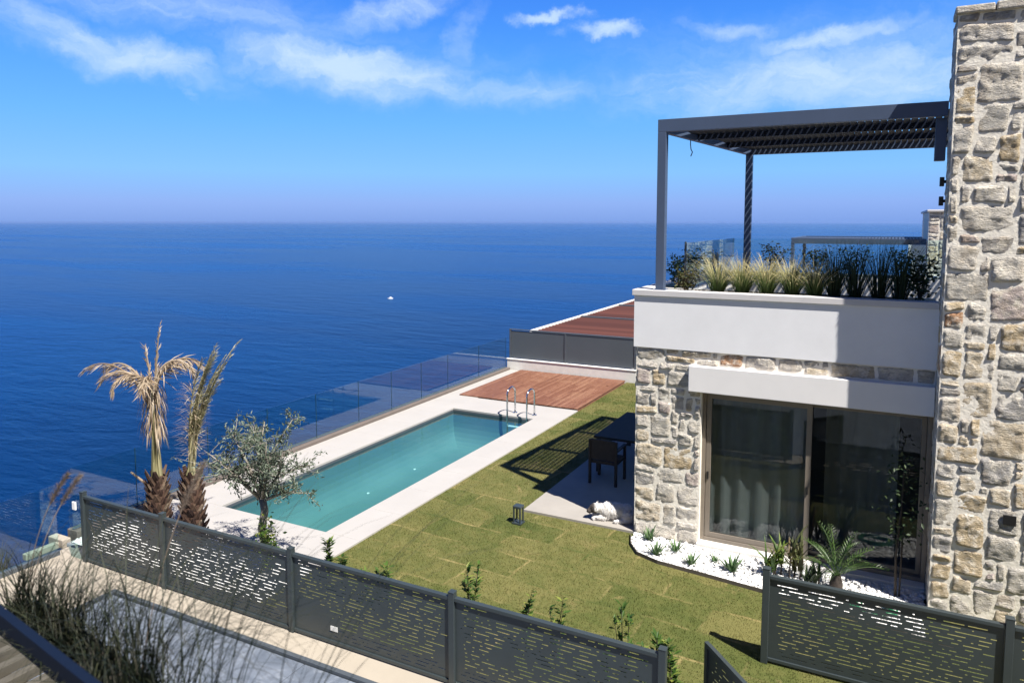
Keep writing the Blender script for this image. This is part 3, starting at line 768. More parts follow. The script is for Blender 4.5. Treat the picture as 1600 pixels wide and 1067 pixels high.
# ------------------------------------------------------------------ laser-cut fence
def cut_panel(mb, p0, ux, L, z0, z1, r, th=.004, dens=.62):
    """sheet with real rows of slots; p0 start, ux unit direction along the sheet"""
    p0 = Vector(p0); ux = Vector(ux); n = Vector((-ux.y, ux.x, 0))
    def seg(a, b, c, d):
        if b-a < 1e-4 or d-c < 1e-4: return
        ctr = p0+ux*(a+b)/2; ctr.z = (c+d)/2
        mb.obox(ctr, ux*(b-a)/2, n*th/2, Vector((0,0,(d-c)/2)))
    z = z0; pitch = .043; sh = .0105; first = True
    rows = int((z1-z0-.04)/pitch); z = z0
    sd = r.uniform(0,99)
    for k in range(rows):
        zs = z0+.045+k*pitch
        seg(0, L, z, zs)
        x = .03; a = 0
        while x < L-.1:
            gap = r.uniform(.03,.12); x += gap
            ln = r.choice((.02,.03,.06,.10,.14,.18,.24))*r.uniform(.8,1.2)
            d = noise.noise((x*1.1+sd, zs*2.2, sd))*.5+.5
            if x+ln > L-.03: break
            if d > .50-.32*dens:
                seg(a, x, zs, zs+sh); a = x+ln
            x += ln
        seg(a, L, zs, zs+sh); z = zs+sh
    seg(0, L, z, z1)
def fence_run(t, xs, y, z0, zt, post=.07, pz=.05):
    rr = random.Random(int(y*100))
    for x in xs:
        mb = MB(); mb.bbox(x-post/2,x+post/2,y-post/2,y+post/2,.0,zt+pz,.004); p = mb.build('post', M['fence_metal'], t)
        mb = MB(); mb.bbox(x-post/2-.003,x+post/2+.003,y-post/2-.003,y+post/2+.003,zt+pz,zt+pz+.008,.002); mb.build('post_cap', M['fence_metal'], p)
    for a, b in zip(xs, xs[1:]):
        a2, b2 = a+post/2+.001, b-post/2-.001
        mb = MB(); cut_panel(mb, (a2,y,0), (1,0,0), b2-a2, z0+.04, zt-.04, rr); mb.build('panel', M['fence_metal'], t)
        mb = MB(); mb.bbox(a2,b2,y-.028,y+.028,zt-.04,zt,.004); mb.build('top_rail', M['fence_metal'], t)
        mb = MB(); mb.bbox(a2,b2,y-.02,y+.02,z0,z0+.04,.004); mb.build('bottom_rail', M['fence_metal'], t)
fa = thing('fence', 'long dark slotted metal fence between the pale path and the lawn', 'fence', (-6,6.33,0))
fence_run(fa, [-10.38,-8.65,-6.33,-4.03,-1.74], 6.33, .05, 1.03)
mb = MB(); mb.box(-5.727,-5.62,6.322,6.3265,.205,.262); mb.build('paper_tag', M['tag'], fa)
fb = thing('fence', 'dark slotted metal fence in front of the villa glass doors, right side', 'fence', (1,8.35,0))
fence_run(fb, [-1.12,1.18,3.48], 8.35, .03, 1.04, .075, .07)
ft = thing('gate', 'open dark slotted gate leaf between the two fence runs', 'gate', (-1.1,6.3,0))
a, b = Vector((-1.44,6.77,0)), Vector((-.78,6.05,0)); ux = (b-a).normalized(); L = (b-a).length
mb = MB(); cut_panel(mb, a+ux*.045, ux, L-.09, .11, .96, random.Random(77)); mb.build('panel', M['fence_metal'], ft)
mb = MB()
for s in (.0225, L-.0225):
    q = a+ux*s; mb.obox((q.x,q.y,.53), ux*.0225, Vector((-ux.y,ux.x,0))*.02, (0,0,.47))
q = (a+b)/2
for z in (.085,.98): mb.obox((q.x,q.y,z), ux*(L/2-.046), Vector((-ux.y,ux.x,0))*.02, (0,0,.022))
mb.build('gate_frame', M['fence_metal'], ft)

# ------------------------------------------------------------------ pebble beds
def pebbles(poly_test, x0,x1,y0,y1,n,seed,s0=.014,s1=.03,z=.0):
    r = random.Random(seed); mb = MB()
    for _ in range(n):
        x = r.uniform(x0,x1); y = r.uniform(y0,y1)
        if not poly_test(x,y): continue
        s = r.uniform(s0,s1); rot = Matrix.Rotation(r.uniform(0,3.14),3,'Z') @ Matrix.Rotation(r.uniform(-.5,.5),3,'X')
        mb.ell((x,y,z+s*.35+r.uniform(0,.015)), (s*r.uniform(.8,1.3),s,s*r.uniform(.5,.8)), 6, 4, rot)
    return mb
mb = MB(); ex = [-3.52+.1*i for i in range(42)]
pl = [(x, bed_edge(x)+.01) for x in ex if x < .57]; pl += [(.57,10.98),(-3.5,10.98)]
mb.add([(x,y,.012) for x,y in pl], [tuple(range(len(pl)))])
pm_ = pebbles(lambda x,y: y > bed_edge(x)+.03 and not(x>-2.53 and y>10.9), -3.5,.56,9.6,10.96,4600,11,z=.014)
mb.add(pm_.v, pm_.f)
tag(mb.build('gravel', M['pebble'], None, True), 'white pebble bed along the villa front', 'gravel', kind='stuff')
mb = pebbles(lambda x,y: True, -11.3,-7.3,6.66,7.74,5200,12,.016,.034,z=-.02)
mb.box(-11.36,-7.25,6.63,7.75,-.2,-.015)
tag(mb.build('gravel', M['pebble'], None, True), 'white pebble strip between slotted fence and pool coping', 'gravel', kind='stuff')
mb = MB(); ed = [(x, bed_edge(x)-.004) for x in [-3.55,-3.5,-3.44,-3.34,-3.25,-3.1,-2.9,-2.5,-2.2,-1.8,-1.4,-.8,-.2,.3,.9]]
for (a,b),(c,d) in zip(ed, ed[1:]): mb.bar((a,b,.02),(c,d,.02),.008,.07)
tag(mb.build('garden_edging', M['rust']), 'thin dark metal edging curving round the white pebble bed', 'edging')

# ------------------------------------------------------------------ small plants in the pebble bed
def agave(label, x, y, s, seed, n=16):
    r = random.Random(seed); mb = MB()
    for k in range(n):
        a = k*2.4+r.uniform(-.3,.3); ln = s*r.uniform(.7,1.1); lean = .25+.75*(k/n)
        mb.blade((x+math.cos(a)*.015,y+math.sin(a)*.015,.02), (math.cos(a),math.sin(a)), ln, lean, .35, .05*s/.25, 4)
    t = MB(); t.v = [(q[0]-x,q[1]-y,q[2]-.02) for q in mb.v]; t.f = mb.f; t.t = mb.t
    o = t.build('agave', M['agave']); o.location = (x,y,.02)
    return tag(o, label, 'plant', 'small green succulents in the pebble bed')
agave('small agave against the stone pier corner', -3.22,10.82,.27,1)
agave('agave at the rounded left end of the pebble bed', -2.98,10.36,.24,2,22)
agave('dark little agave behind the leftmost bed plants', -2.74,10.60,.22,3)
agave('agave in the middle front of the pebble bed', -2.43,10.27,.22,4,20)
agave('tiny pale agave in the pebble bed centre', -2.14,10.52,.15,5)
agave('broad agave beside the end post of the right fence', -1.86,10.33,.30,6,20)
def strap_plant(label, x, y, h, seed, mat, n=26, w=.05):
    r = random.Random(seed); t = thing('strap_leaf_plant', label, 'plant', (x,y,.02), 'strap leaved plants by the glass doors')
    mb = MB(); st = MB()
    for c in range(4):
        bx, by = x+r.uniform(-.1,.1), y+r.uniform(-.08,.08); hh = h*r.uniform(.15,.5)
        st.tube([(bx,by,.02),(bx+.01,by,hh)],[.012,.009],6)
        for k in range(n//4):
            a = r.uniform(0,6.28); mb.blade((bx,by,hh*r.uniform(.6,1)), (math.cos(a),math.sin(a)), h*r.uniform(.5,.8), r.uniform(.1,.9), r.uniform(.3,1.0), w*r.uniform(.6,1.2), 6)
    mb.build('foliage', mat, t); st.build('stem', M['bark_dark'], t)
strap_plant('green strap leaved plant standing behind the right fence end post', -1.32,10.45,.62,5,M['leaf_green'],28,.06)
strap_plant('bronze green strap leaved plant between fence post and cycad', -1.02,10.55,.72,6,M['leaf_red'],28,.06)
strap_plant('low strap leaved plant at the mullion of the glass doors', -.78,10.40,.45,7,M['leaf_dark'],24,.05)
# cycad
cy = thing('cycad', 'cycad palm with arching dark fronds before the right glass door', 'plant', (-.50,10.42,.02))
mb = MB(); mb.tube([(-.50,10.42,0),(-.50,10.42,.12),(-.5,10.42,.24)],[.075,.085,.06],10); mb.build('trunk', M['bark_dark'], cy, True)
r = random.Random(8)
mb = MB()
for k in range(17):
    a = k*2.4; L = r.uniform(.5,.68); lean = .2+.9*k/17; p = Vector((-.50,10.42,.23)); ang = lean; st = L/14; dx, dy = math.cos(a), math.sin(a); pts = []
    for i in range(15):
        pts.append(p.copy()); ang = lean+.75*(i/14)**2; d = Vector((dx*math.sin(ang),dy*math.sin(ang),math.cos(ang))); p = p+d*st
        if i > 1:
            for sg in (-1,1):
                s = Vector((-dy,dx,0))*sg; ll = .12*math.sin(math.pi*min(1,(i+1)/16))**.6
                mb.leaf(p, s+d*.7+Vector((0,0,.25)), (0,0,1), ll, .012)
    mb.tube(pts, [.006]*15, 4)
mb.build('fronds', M['cycad'], cy)
# slender dark tree in front of the right door
st_ = thing('young_tree', 'slender young tree with thin trunk in the tower shade', 'tree', (.22,10.62,.02))
mb = MB(); mb.tube([(.22,10.62,0),(.20,10.62,.6),(.24,10.6,1.2),(.25,10.6,1.75)],[.018,.015,.012,.006],7); mb.tube([(.26,10.64,0),(.27,10.63,1.0)],[.012,.012],6); mb.build('trunk', M['bark_dark'], st_, True)
mb = MB(); r = random.Random(14)
for _ in range(240):
    z = r.uniform(.75,1.95); w = .14*(1-abs(z-1.4)/.75)+.05
    mb.leaf((.24+r.gauss(0,w),10.6+r.gauss(0,w),z),(r.gauss(0,1),r.gauss(0,1),r.gauss(0,.7)),(r.gauss(0,1),r.gauss(0,1),1),.07*r.uniform(.7,1.3),.035)
mb.build('crown', M['leaf_dark'], st_)
# garden hose on the pebbles
mb = MB()
pts = []
for k in range(60):
    a = k/60*6.283*3; rr_ = .16+.012*(k%7)
    pts.append((-.05+math.cos(a)*rr_*1.3, 10.1+math.sin(a)*rr_*.7, .05+.018*(k//20)))
mb.tube(pts, .012, 6)
tag(mb.build('hose', M['hose'], None, True), 'coiled green garden hose on the pebbles behind the right fence', 'hose')

# ------------------------------------------------------------------ young hedge behind the fence
def hedge(label, x, y, h, seed, lean=.0, n=60):
    r = random.Random(seed); t = thing('hedge_plant', label, 'plant', (x,y,0), 'young hedge plants along the slotted fence')
    mb = MB(); st = MB(); tips = []
    for k in range(r.choice((2,3,3))):
        a = r.uniform(0,6.28); tip = Vector((x+math.cos(a)*.1*h+lean, y+math.sin(a)*.1*h, h*r.uniform(.7,1)))
        mid = Vector((x,y,0)).lerp(tip,.5)+Vector((r.uniform(-.03,.03),r.uniform(-.03,.03),0))
        st.tube([(x,y,0),mid,tip],[.008,.006,.003],5); tips.append((mid,tip))
    for _ in range(n):
        mid, tip = r.choice(tips); f = r.uniform(.1,1.05)**.8
        p = Vector((x,y,0)).lerp(mid,f*2) if f < .5 else mid.lerp(tip,f*2-1)
        a = r.uniform(0,6.28); mb.leaf(p, (math.cos(a),math.sin(a),r.uniform(.1,1.0)), (0,0,1), r.uniform(.06,.12), r.uniform(.03,.05))
    mb.build('foliage', M['leaf_green'], t); st.build('stem', M['bark_dark'], t)
for i,(lb,x,y,h,n) in enumerate((
    ('young hedge plant at the pool coping corner',-6.74,7.45,.69,46),
    ('second young hedge plant from the pool coping corner',-6.32,7.3,.62,50),
    ('small third hedge plant from the pool coping corner',-6.02,7.3,.53,40),
    ('fourth hedge plant, low, from the pool coping corner',-5.78,7.25,.52,36),
    ('bushier fifth hedge plant from the pool coping corner',-5.56,7.2,.68,60),
    ('tall double stemmed hedge plant left of mid lawn',-4.30,7.2,.93,80),
    ('thin dark hedge plant midway along the lawn fence',-3.58,7.15,.79,40),
    ('sparse hedge plant right of mid lawn',-3.17,7.1,.84,34),
    ('tall sparse hedge plant with yellow tips near the gate',-2.31,6.95,1.08,48),
    ('low yellowish hedge plant near the gate',-2.42,6.85,.80,44),
    ('dark hedge plant second from the open gate',-2.03,6.85,.87,52),
    ('dark hedge plant nearest the open gate',-1.76,6.9,.82,60))):
    hedge(lb, x, y, h, 200+i, 0, int(n*2.6))

# ------------------------------------------------------------------ palms
def frond(mb, p, a, L, lean, droop, nleaf, ll, r, wmul=1., shaft=.012):
    p = Vector(p); dx, dy = math.cos(a), math.sin(a); seg = 16; pts = []; st = L/seg
    for i in range(seg+1):
        f = i/seg; pts.append(p.copy()); ang = lean+droop*f**1.6
        d = Vector((dx*math.sin(ang),dy*math.sin(ang),math.cos(ang))); 
        if f > .3:
            for _ in range(nleaf):
                s = Vector((-dy,dx,0))*r.choice((-1,1))
                dd = s*r.uniform(.1,.8)+d*r.uniform(.6,1.1)+Vector((0,0,-r.uniform(.1,1.1)*min(1,droop)))
                mb.leaf(p+d*st*r.random(), dd, (r.gauss(0,1),r.gauss(0,1),1), ll*r.uniform(.5,1.2)*(1.1-.5*f), .016*wmul)
        p = p+d*st
    mb.tube(pts, [shaft*(1-.8*i/seg)+.002 for i in range(seg+1)], 5)
def palm(label, x, y, bulb, rad, seed, kind):
    r = random.Random(seed); t = thing('palm_tree', label, 'palm tree', (x,y,0), 'dry palm trees behind the fence')
    mb = MB()
    n = 10; mb.tube([(x+.012*math.sin(i),y,bulb*i/n-.05) for i in range(n+1)],[rad*(.62+.38*math.sin(math.pi*min(1,.25+.75*i/n)))*(1 if i<n else .5) for i in range(n+1)],12)
    for k in range(110):       # old leaf bases
        f = (k+.5)/110; z = bulb*f*.98; a = k*2.39996; rr = rad*(.75+.25*math.sin(math.pi*min(1,.25+.75*f)))*.86
        p = Vector((x+math.cos(a)*rr,y+math.sin(a)*rr,z)); o = Vector((math.cos(a),math.sin(a),.9+.8*f)).normalized()
        s = Vector((-math.sin(a),math.cos(a),0)); L = r.uniform(.07,.15); w = r.uniform(.035,.06)
        q = p+o*L
        mb.add([p-s*w,p+s*w,q+s*w*.45+Vector((0,0,.02)),q-s*w*.45+Vector((0,0,.02)),p-s*w*.8-Vector((0,0,.06)),p+s*w*.8-Vector((0,0,.06)),q+o*.0-Vector((0,0,.02))],
               [(0,1,2,3),(4,6,5),(0,3,6,4),(1,5,6,2),(3,2,6)])
    mb.build('trunk', M['palm_bark'], t)
    g = MB(); dry = MB(); c = Vector((x,y,bulb-.05))
    if kind == 0:
        for k in range(13):
            a = r.uniform(0,6.28); top = c+Vector((r.uniform(-.07,.07),r.uniform(-.07,.07),r.uniform(1.0,1.6)))
            g.tube([c+Vector((math.cos(a)*.06,math.sin(a)*.06,0)),(c+top)/2,top],[.026,.02,.012],6)
        z0 = c+Vector((0,0,1.15))
        for (ox,oz,az_,L_,le,dr,nl,ll) in ((-.05,-.15,200,1.42,.36,1.75,6,.34),(-.05,-.05,190,1.2,.28,1.95,6,.34),(-.03,.0,215,1.0,.25,2.2,6,.34),
                                           (.03,.1,28,1.12,.16,2.25,6,.36),(.02,.15,18,1.0,.1,2.45,6,.34),(0,.1,70,.95,.1,2.7,9,.34),(0,.05,250,.9,.1,2.8,10,.34),(0,.0,310,.95,.1,2.7,10,.34),
                                           (.03,.0,24,1.15,.06,.12,3,.2),(-.02,.0,196,.85,.05,.15,3,.18)):
            frond(dry, z0+Vector((ox,0,oz)), R(az_), L_, le, dr, nl, ll, r, 1.1, .024)
        for k in range(240):      # dead leaflets hanging round the crown
            q = r.uniform(0,6.28); rr = r.uniform(.03,.15); z = r.uniform(.75,1.55)
            dry.leaf(c+Vector((math.cos(q)*rr,math.sin(q)*rr,z)), (math.cos(q)*.35,math.sin(q)*.35,-1), (math.cos(q),math.sin(q),.2), r.uniform(.18,.42), .016)
        dry.tube([c+Vector((-.15,0,-.2)),c+Vector((-.55,-.05,.0))],[.022,.016],6)
    else:
        for k in range(7):
            a = r.uniform(0,6.28); top = c+Vector((r.uniform(.0,.12),r.uniform(-.04,.04),r.uniform(.7,1.0)))
            g.tube([c+Vector((math.cos(a)*.05,math.sin(a)*.05,0)),(c+top)/2,top],[.024,.018,.01],6)
        for k in range(15):
            frond(g, c+Vector((r.uniform(-.03,.06),r.uniform(-.03,.03),.15)), R(27+r.uniform(-40,40)), r.uniform(1.2,1.9), .0+.016*k, .42+.1*r.random(), 15, .17, r, .55, .012)
        for k in range(420):
            z = r.uniform(.3,1.4); a = r.uniform(0,6.28)
            dry.leaf(c+Vector((.03+.06*z+math.cos(a)*.05,math.sin(a)*.05,z)), (math.cos(a),math.sin(a),r.uniform(-.3,.7)), (0,0,1), r.uniform(.12,.3), .008)
    g.build('green_fronds', M['green_frond'], t); dry.build('dry_fronds', M['dry_frond'], t)
palm('taller dying palm with drooping dry fronds', -10.06,7.3,1.1,.165,301,0)
palm('smaller palm with upright bundled yellow green fronds', -9.47,7.45,1.18,.165,302,1)

# ------------------------------------------------------------------ olive tree
ol = thing('olive_tree', 'small olive tree with grey green crown by the pool corner', 'tree', (-7.86,7.35,0))
r = random.Random(55); B = Vector((-7.86,7.35,0)); tk = MB(); lf = MB()
fork = B+Vector((-.03,.02,1.08))
tk.tube([B-Vector((0,0,.05)),B+Vector((.05,0,.28)),B+Vector((-.05,.01,.62)),B+Vector((.01,.02,.88)),fork],[.08,.062,.056,.055,.05],10)
tips = []
for k,(dx,dz) in enumerate(((-.72,.70),(-.52,.9),(-.25,.98),(.05,1.12),(.25,1.1),(.5,1.0),(.62,.76),(.82,.16),(-.4,.55),(.3,.6),(0,.75),(-.68,.42),(.42,.42))):
    tip = fork+Vector((dx,r.uniform(-.45,.45),dz*.98)); mid = fork.lerp(tip,.5)+Vector((r.uniform(-.08,.08),r.uniform(-.08,.08),.06))
    tk.tube([fork-Vector((0,0,.05)),mid,tip],[.03,.016,.005],6)
    for j in range(12):
        s = fork.lerp(mid,r.uniform(.3,1)) if j < 3 else mid.lerp(tip,r.uniform(0,1)); e = s+Vector((r.gauss(0,.2),r.gauss(0,.2),r.gauss(.05,.16)))
        tk.tube([s,e],[.006,.002],4); tips.append((s,e))
    tips.append((mid,tip))
for k in range(5200):
    s,e = r.choice(tips); p = s.lerp(e,r.uniform(.15,1.1))+Vector((r.gauss(0,.03),r.gauss(0,.03),r.gauss(0,.03))); d = (e-s).normalized()+Vector((r.gauss(0,.8),r.gauss(0,.8),r.gauss(0,.8)))
    lf.leaf(p, d, (r.gauss(0,1),r.gauss(0,1),r.gauss(.5,1)), r.uniform(.045,.085), r.uniform(.015,.024))
tk.build('trunk', M['bark_olive'], ol, True); lf.build('crown', M['leaf_olive'], ol)
bush('climbing_shrub','bright green climbing shrub round the olive tree trunk','shrub',(-7.72,7.3,0),(.13,.12,.42),420,M['leaf_green'],57,.07,.04,hgt=.78)

# ------------------------------------------------------------------ patio furniture, lamp, dog
tb = thing('dining_table', 'dark wooden dining table in the shade on the patio', 'table', (-4.5,14.3,.035))
mb = MB(); mb.bbox(-5.15,-3.75,13.35,15.4,.72,.77,.008); mb.build('tabletop', M['furn'], tb)
for x in (-5.07,-3.83):
    for y in (13.43,15.32):
        mb = MB(); mb.bbox(x-.04,x+.04,y-.04,y+.04,.035,.72,.006); mb.build('leg', M['furn'], tb)
def chair(label, x, y, rz):
    t = thing('armchair', label, 'chair', (x,y,.035), 'patio dining chairs', rz)
    def P(nm, *bx):
        mb = MB(); [mb.bbox(*b, .006) for b in bx]; return mb.build(nm, M['furn'], t, world=False)
    P('seat', (-.27,.27,-.25,.27,.40,.46))
    for sx in (-.26,.26):
        P('leg', (sx-.025,sx+.025,-.275,-.225,0,.86)); P('leg', (sx-.025,sx+.025,.225,.275,0,.66)); P('armrest', (sx-.035,sx+.035,-.22,.29,.661,.69))
    P('backrest', (-.233,.233,-.268,-.235,.48,.83), (-.233,.233,-.272,-.228,.83,.87))
    return t
chair('dark armchair turned away, at the near end of the patio table', -4.72,12.98,0)
chair('dark armchair partly hidden at the side of the patio table', -3.72,13.3,R(35))
bl = thing('garden_light', 'small dark open frame garden light on the lawn by the patio corner', 'lamp', (-5.372,10.5,0))
mb = MB(); mb.bbox(-5.445,-5.30,10.43,10.57,.27,.31,.005); mb.build('top', M['fence_metal'], bl)
mb = MB(); mb.bbox(-5.455,-5.29,10.42,10.58,.0,.03,.005); mb.build('base', M['fence_metal'], bl)
for x in (-5.43,-5.315):
    for y in (10.445,10.555):
        mb = MB(); mb.bbox(x-.012,x+.012,y-.012,y+.012,.03,.27,.003); mb.build('leg', M['fence_metal'], bl)
# dog, lying with its head to the left
def dog():
    mb = MB()
    def E(c, rr, yaw=0, pit=0): mb.ell(c, rr, 16, 10, Matrix.Rotation(yaw,3,'Z') @ Matrix.Rotation(pit,3,'Y'))
    E((-.02,0,.17),(.30,.17,.16)); E((-.22,0,.18),(.17,.155,.16)); E((.20,.02,.16),(.17,.18,.15))     # chest to rump
    E((-.36,-.01,.20),(.13,.10,.10),0,R(15)); E((-.52,-.03,.21),(.115,.10,.10)); E((-.63,-.05,.165),(.075,.055,.052),0,R(-10))   # neck, head, muzzle
    E((-.49,.08,.24),(.04,.025,.075),0,R(20)); E((-.49,-.14,.23),(.04,.025,.075),0,R(20))             # ears
    E((-.36,-.10,.055),(.20,.045,.045)); E((-.36,.10,.055),(.20,.045,.045)); E((-.55,-.10,.04),(.05,.045,.035)); E((-.55,.10,.04),(.05,.045,.035))
    E((.24,-.15,.11),(.14,.07,.11)); E((.12,-.2,.045),(.17,.04,.04)); E((-.03,-.21,.035),(.055,.042,.032)); E((.24,.16,.11),(.14,.07,.11))
    pts = [(.34,.02,.15),(.44,.06,.09),(.48,.16,.05),(.44,.26,.045)]
    mb.tube(pts, [.05,.05,.045,.02], 10)
    o = mb.build('dog', M['dog'], None, True)
    rm = o.modifiers.new('remesh','REMESH'); rm.mode = 'VOXEL'; rm.voxel_size = .014; rm.use_smooth_shade = True
    sm = o.modifiers.new('smooth','SMOOTH'); sm.factor = .5; sm.iterations = 4
    dg = bpy.context.evaluated_depsgraph_get(); me = bpy.data.meshes.new_from_object(o.evaluated_get(dg)); o.modifiers.clear(); o.data = me
    for v in me.vertices: v.co += Vector(v.normal)*(noise.fractal(tuple(v.co*16),1,2,3)*.012)
    # shaggy coat
    r = random.Random(4); coat = MB(); pol = list(me.polygons)
    for _ in range(5200):
        p = r.choice(pol); c = Vector(p.center); n = Vector(p.normal)
        if (c-Vector((-.58,-.04,.19))).length < .17: continue
        d = (n*.5+Vector((.6,r.gauss(0,.5),-.5+r.gauss(0,.3)))).normalized(); s = d.cross(n); s.normalize(); L = r.uniform(.03,.06)
        coat.add([c-s*.004,c+s*.004,c+d*L+n*.008],[(0,1,2)])
    hc = coat.build('coat', M['dog'], o, world=False)
    return tag(o, 'fluffy white dog with grey face lying on the sunny patio edge', 'dog')
d = dog(); d.location = (-3.93,11.30,.035); d.rotation_euler.z = R(17); d.scale = (.72,.75,.88)

# ------------------------------------------------------------------ sea-side odds and ends
mb = MB(); mb.bbox(-11.80,-11.42,6.60,6.74,-.12,.02,.012); mb.bbox(-11.60,-11.50,6.10,6.60,-.12,-.02,.012)
tag(mb.build('stone_beam', M['beige']), 'pale concrete T shaped block by the sea end of the slotted fence', 'block')
GT = 'dry grass tufts on the slope'
for i,(x,y,lb) in enumerate(((-11.6,5.7,'dry grass tuft at the left edge beside the concrete block'),(-11.9,5.0,'dry grass tuft on the slope, nearest the left picture edge'),(-11.4,4.6,'dry grass tuft on the slope behind the foreground grasses'))):
    grass_clump('grass_tuft', lb, 'grass', (x,y,-.2), 160, .5, M['grass_near'], GT, 400+i, .7, .8, .012, .2)
# tiny boat
bt = thing('boat', 'tiny white boat far out on the blue sea', 'boat', (-290.6,384.5,-45))
mb = MB(); mb.prism([(-1.6,-.5),(.9,-.6),(1.9,0),(.9,.6),(-1.6,.5)], 0, .7); o = mb.build('hull', M['white_paint'], bt, world=False)
mb = MB(); mb.bbox(-.6,.4,-.35,.35,.7,1.4,.05); mb.build('cabin', M['white_paint'], bt, world=False)
bt.rotation_euler.z = R(200)

# ------------------------------------------------------------------ foreground: rail, planter, fountain grasses
F_, PPX, PPY, PIT, YAW = 1142., 810., 448., R(5.06), R(27.1)
CAM = Vector((0,0,5))
fr_ = thing('metal_railing', 'dark blue metal handrail crossing the lower left corner', 'railing', (-2.4,1.1,3.0))
a, b = Vector((-3.9,1.57,3.575)), Vector((-1.50,1.196,3.575))

mb = MB(); mb.bar(a, b, .030, .05); mb.build('rail', M['rail_blue'], fr_)
for q in (a.lerp(b,.03), a.lerp(b,.97)):
    mb = MB(); mb.bbox(q.x-.02,q.x+.02,q.y-.02,q.y+.02,2.4,q.z-.028,.004); mb.build('post', M['rail_blue'], fr_)

sp = thing('slatted_pergola', 'beige slatted pergola roof below the blue handrail, lower left corner', 'pergola', (-5.8,1.6,-.3))
M['pale_slat'] = plain('pale_slat', (.085,.076,.058), .8, .2, 6, .1, 60)
mb = MB(); x = -7.6
while x < -4.2: mb.bbox(x,x+.075,.2,2.95,1.93,2.0,.004); x += .19
mb.build('slats', M['pale_slat'], sp)
for y in (.4,2.6):
    mb = MB(); mb.bbox(-7.7,-4.1,y-.05,y+.05,1.78,1.928,.005); mb.build('cross_beam', M['furn'], sp)
for x in (-7.6,-4.2):
    for y in (.4,2.6):
        mb = MB(); mb.bbox(x-.05,x+.05,y-.04,y+.04,-.3,1.778,.005); mb.build('post', M['furn'], sp)
RZ = math.atan2(b.y-a.y, b.x-a.x)
pt = thing('planter', 'narrow dark metal planter of grasses behind the blue handrail', 'planter', ((a.x+b.x)/2,(a.y+b.y)/2,2.97), None, RZ)
def lbox(nm, mat, *bx):
    mb = MB(); [mb.bbox(*q, .004) for q in bx]; return mb.build(nm, mat, pt, world=False)
lbox('box', M['rail_blue'], (-1.3,1.5,.33,.345,0,.07), (-1.3,1.5,.535,.55,0,.07), (-1.3,-1.285,.345,.535,0,.07), (1.485,1.5,.345,.535,0,.07))
lbox('soil', M['bark_dark'], (-1.285,1.485,.345,.535,.005,.06))
GF = 'fountain grasses in the foreground planter'
def along(f, off): d = (b-a).normalized(); q = a.lerp(b, f)+Vector((-d.y, d.x, 0))*off; return (q.x, q.y, 3.025)
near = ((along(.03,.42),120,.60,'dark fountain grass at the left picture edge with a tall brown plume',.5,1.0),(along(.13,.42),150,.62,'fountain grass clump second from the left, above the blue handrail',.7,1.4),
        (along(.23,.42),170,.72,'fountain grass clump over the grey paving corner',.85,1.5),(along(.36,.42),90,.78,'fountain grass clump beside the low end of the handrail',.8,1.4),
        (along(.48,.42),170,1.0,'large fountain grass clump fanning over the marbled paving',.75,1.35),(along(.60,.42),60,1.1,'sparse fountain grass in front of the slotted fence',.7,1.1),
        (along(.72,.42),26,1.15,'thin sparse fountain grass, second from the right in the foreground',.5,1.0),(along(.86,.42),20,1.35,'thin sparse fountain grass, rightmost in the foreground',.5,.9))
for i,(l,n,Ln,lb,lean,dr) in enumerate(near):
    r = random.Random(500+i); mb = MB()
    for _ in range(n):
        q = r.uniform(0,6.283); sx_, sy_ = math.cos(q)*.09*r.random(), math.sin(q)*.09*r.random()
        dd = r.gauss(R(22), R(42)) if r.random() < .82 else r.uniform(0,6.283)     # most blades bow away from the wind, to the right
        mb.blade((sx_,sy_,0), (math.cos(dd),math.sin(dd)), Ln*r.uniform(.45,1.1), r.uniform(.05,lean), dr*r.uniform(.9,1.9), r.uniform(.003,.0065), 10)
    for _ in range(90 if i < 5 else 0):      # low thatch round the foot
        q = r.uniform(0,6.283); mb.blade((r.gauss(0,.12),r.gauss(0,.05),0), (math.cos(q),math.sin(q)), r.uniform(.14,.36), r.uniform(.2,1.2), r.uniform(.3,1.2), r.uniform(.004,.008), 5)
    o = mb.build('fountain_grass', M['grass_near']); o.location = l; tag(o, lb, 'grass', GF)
    if i in (0,4):
        pm2 = MB()
        for k in range(2 if i == 0 else 1):
            a_ = r.uniform(1.2,3.2) if i == 0 else r.uniform(0,2); dx, dy = math.cos(a_), math.sin(a_); p = Vector((0,0,0)); ang = r.uniform(.05,.25); L2 = (.70 if i == 0 else Ln)*r.uniform(.95,1.12); pts = []
            for q in range(15):
                pts.append(p.copy()); an = ang+.6*(q/14)**2; p = p+Vector((dx*math.sin(an),dy*math.sin(an),math.cos(an)))*L2/14
            pm2.tube(pts, [.0025]*15, 4)
            for q in range(420):
                f = r.uniform(.78,1); j = min(13,int(f*14)); c = pts[j].lerp(pts[j+1], f*14-j); tgt = (pts[min(14,j+1)]-pts[j]).normalized()
                pm2.leaf(c, tgt*1.2+Vector((r.gauss(0,.6),r.gauss(0,.6),r.gauss(0,.6))), (r.gauss(0,1),r.gauss(0,1),1), .035, .0022)
        pm2.build('plume', M['plume'], o, world=False)

# ------------------------------------------------------------------ camera
cd = bpy.data.cameras.new('camera'); cam = bpy.data.objects.new('camera', cd); COL.objects.link(cam)
cam.location = CAM; cam.rotation_euler = (R(90)-PIT, 0, YAW)
cd.sensor_fit = 'HORIZONTAL'; cd.sensor_width = 36; cd.lens = F_/1600*36
cd.shift_x = (800-PPX)/1600; cd.shift_y = -(533.5-PPY)/1600
cd.dof.use_dof = True; cd.dof.focus_distance = 11.5; cd.dof.aperture_fstop = 2.2
cd.clip_start = .05; cd.clip_end = 100000
scene.camera = cam

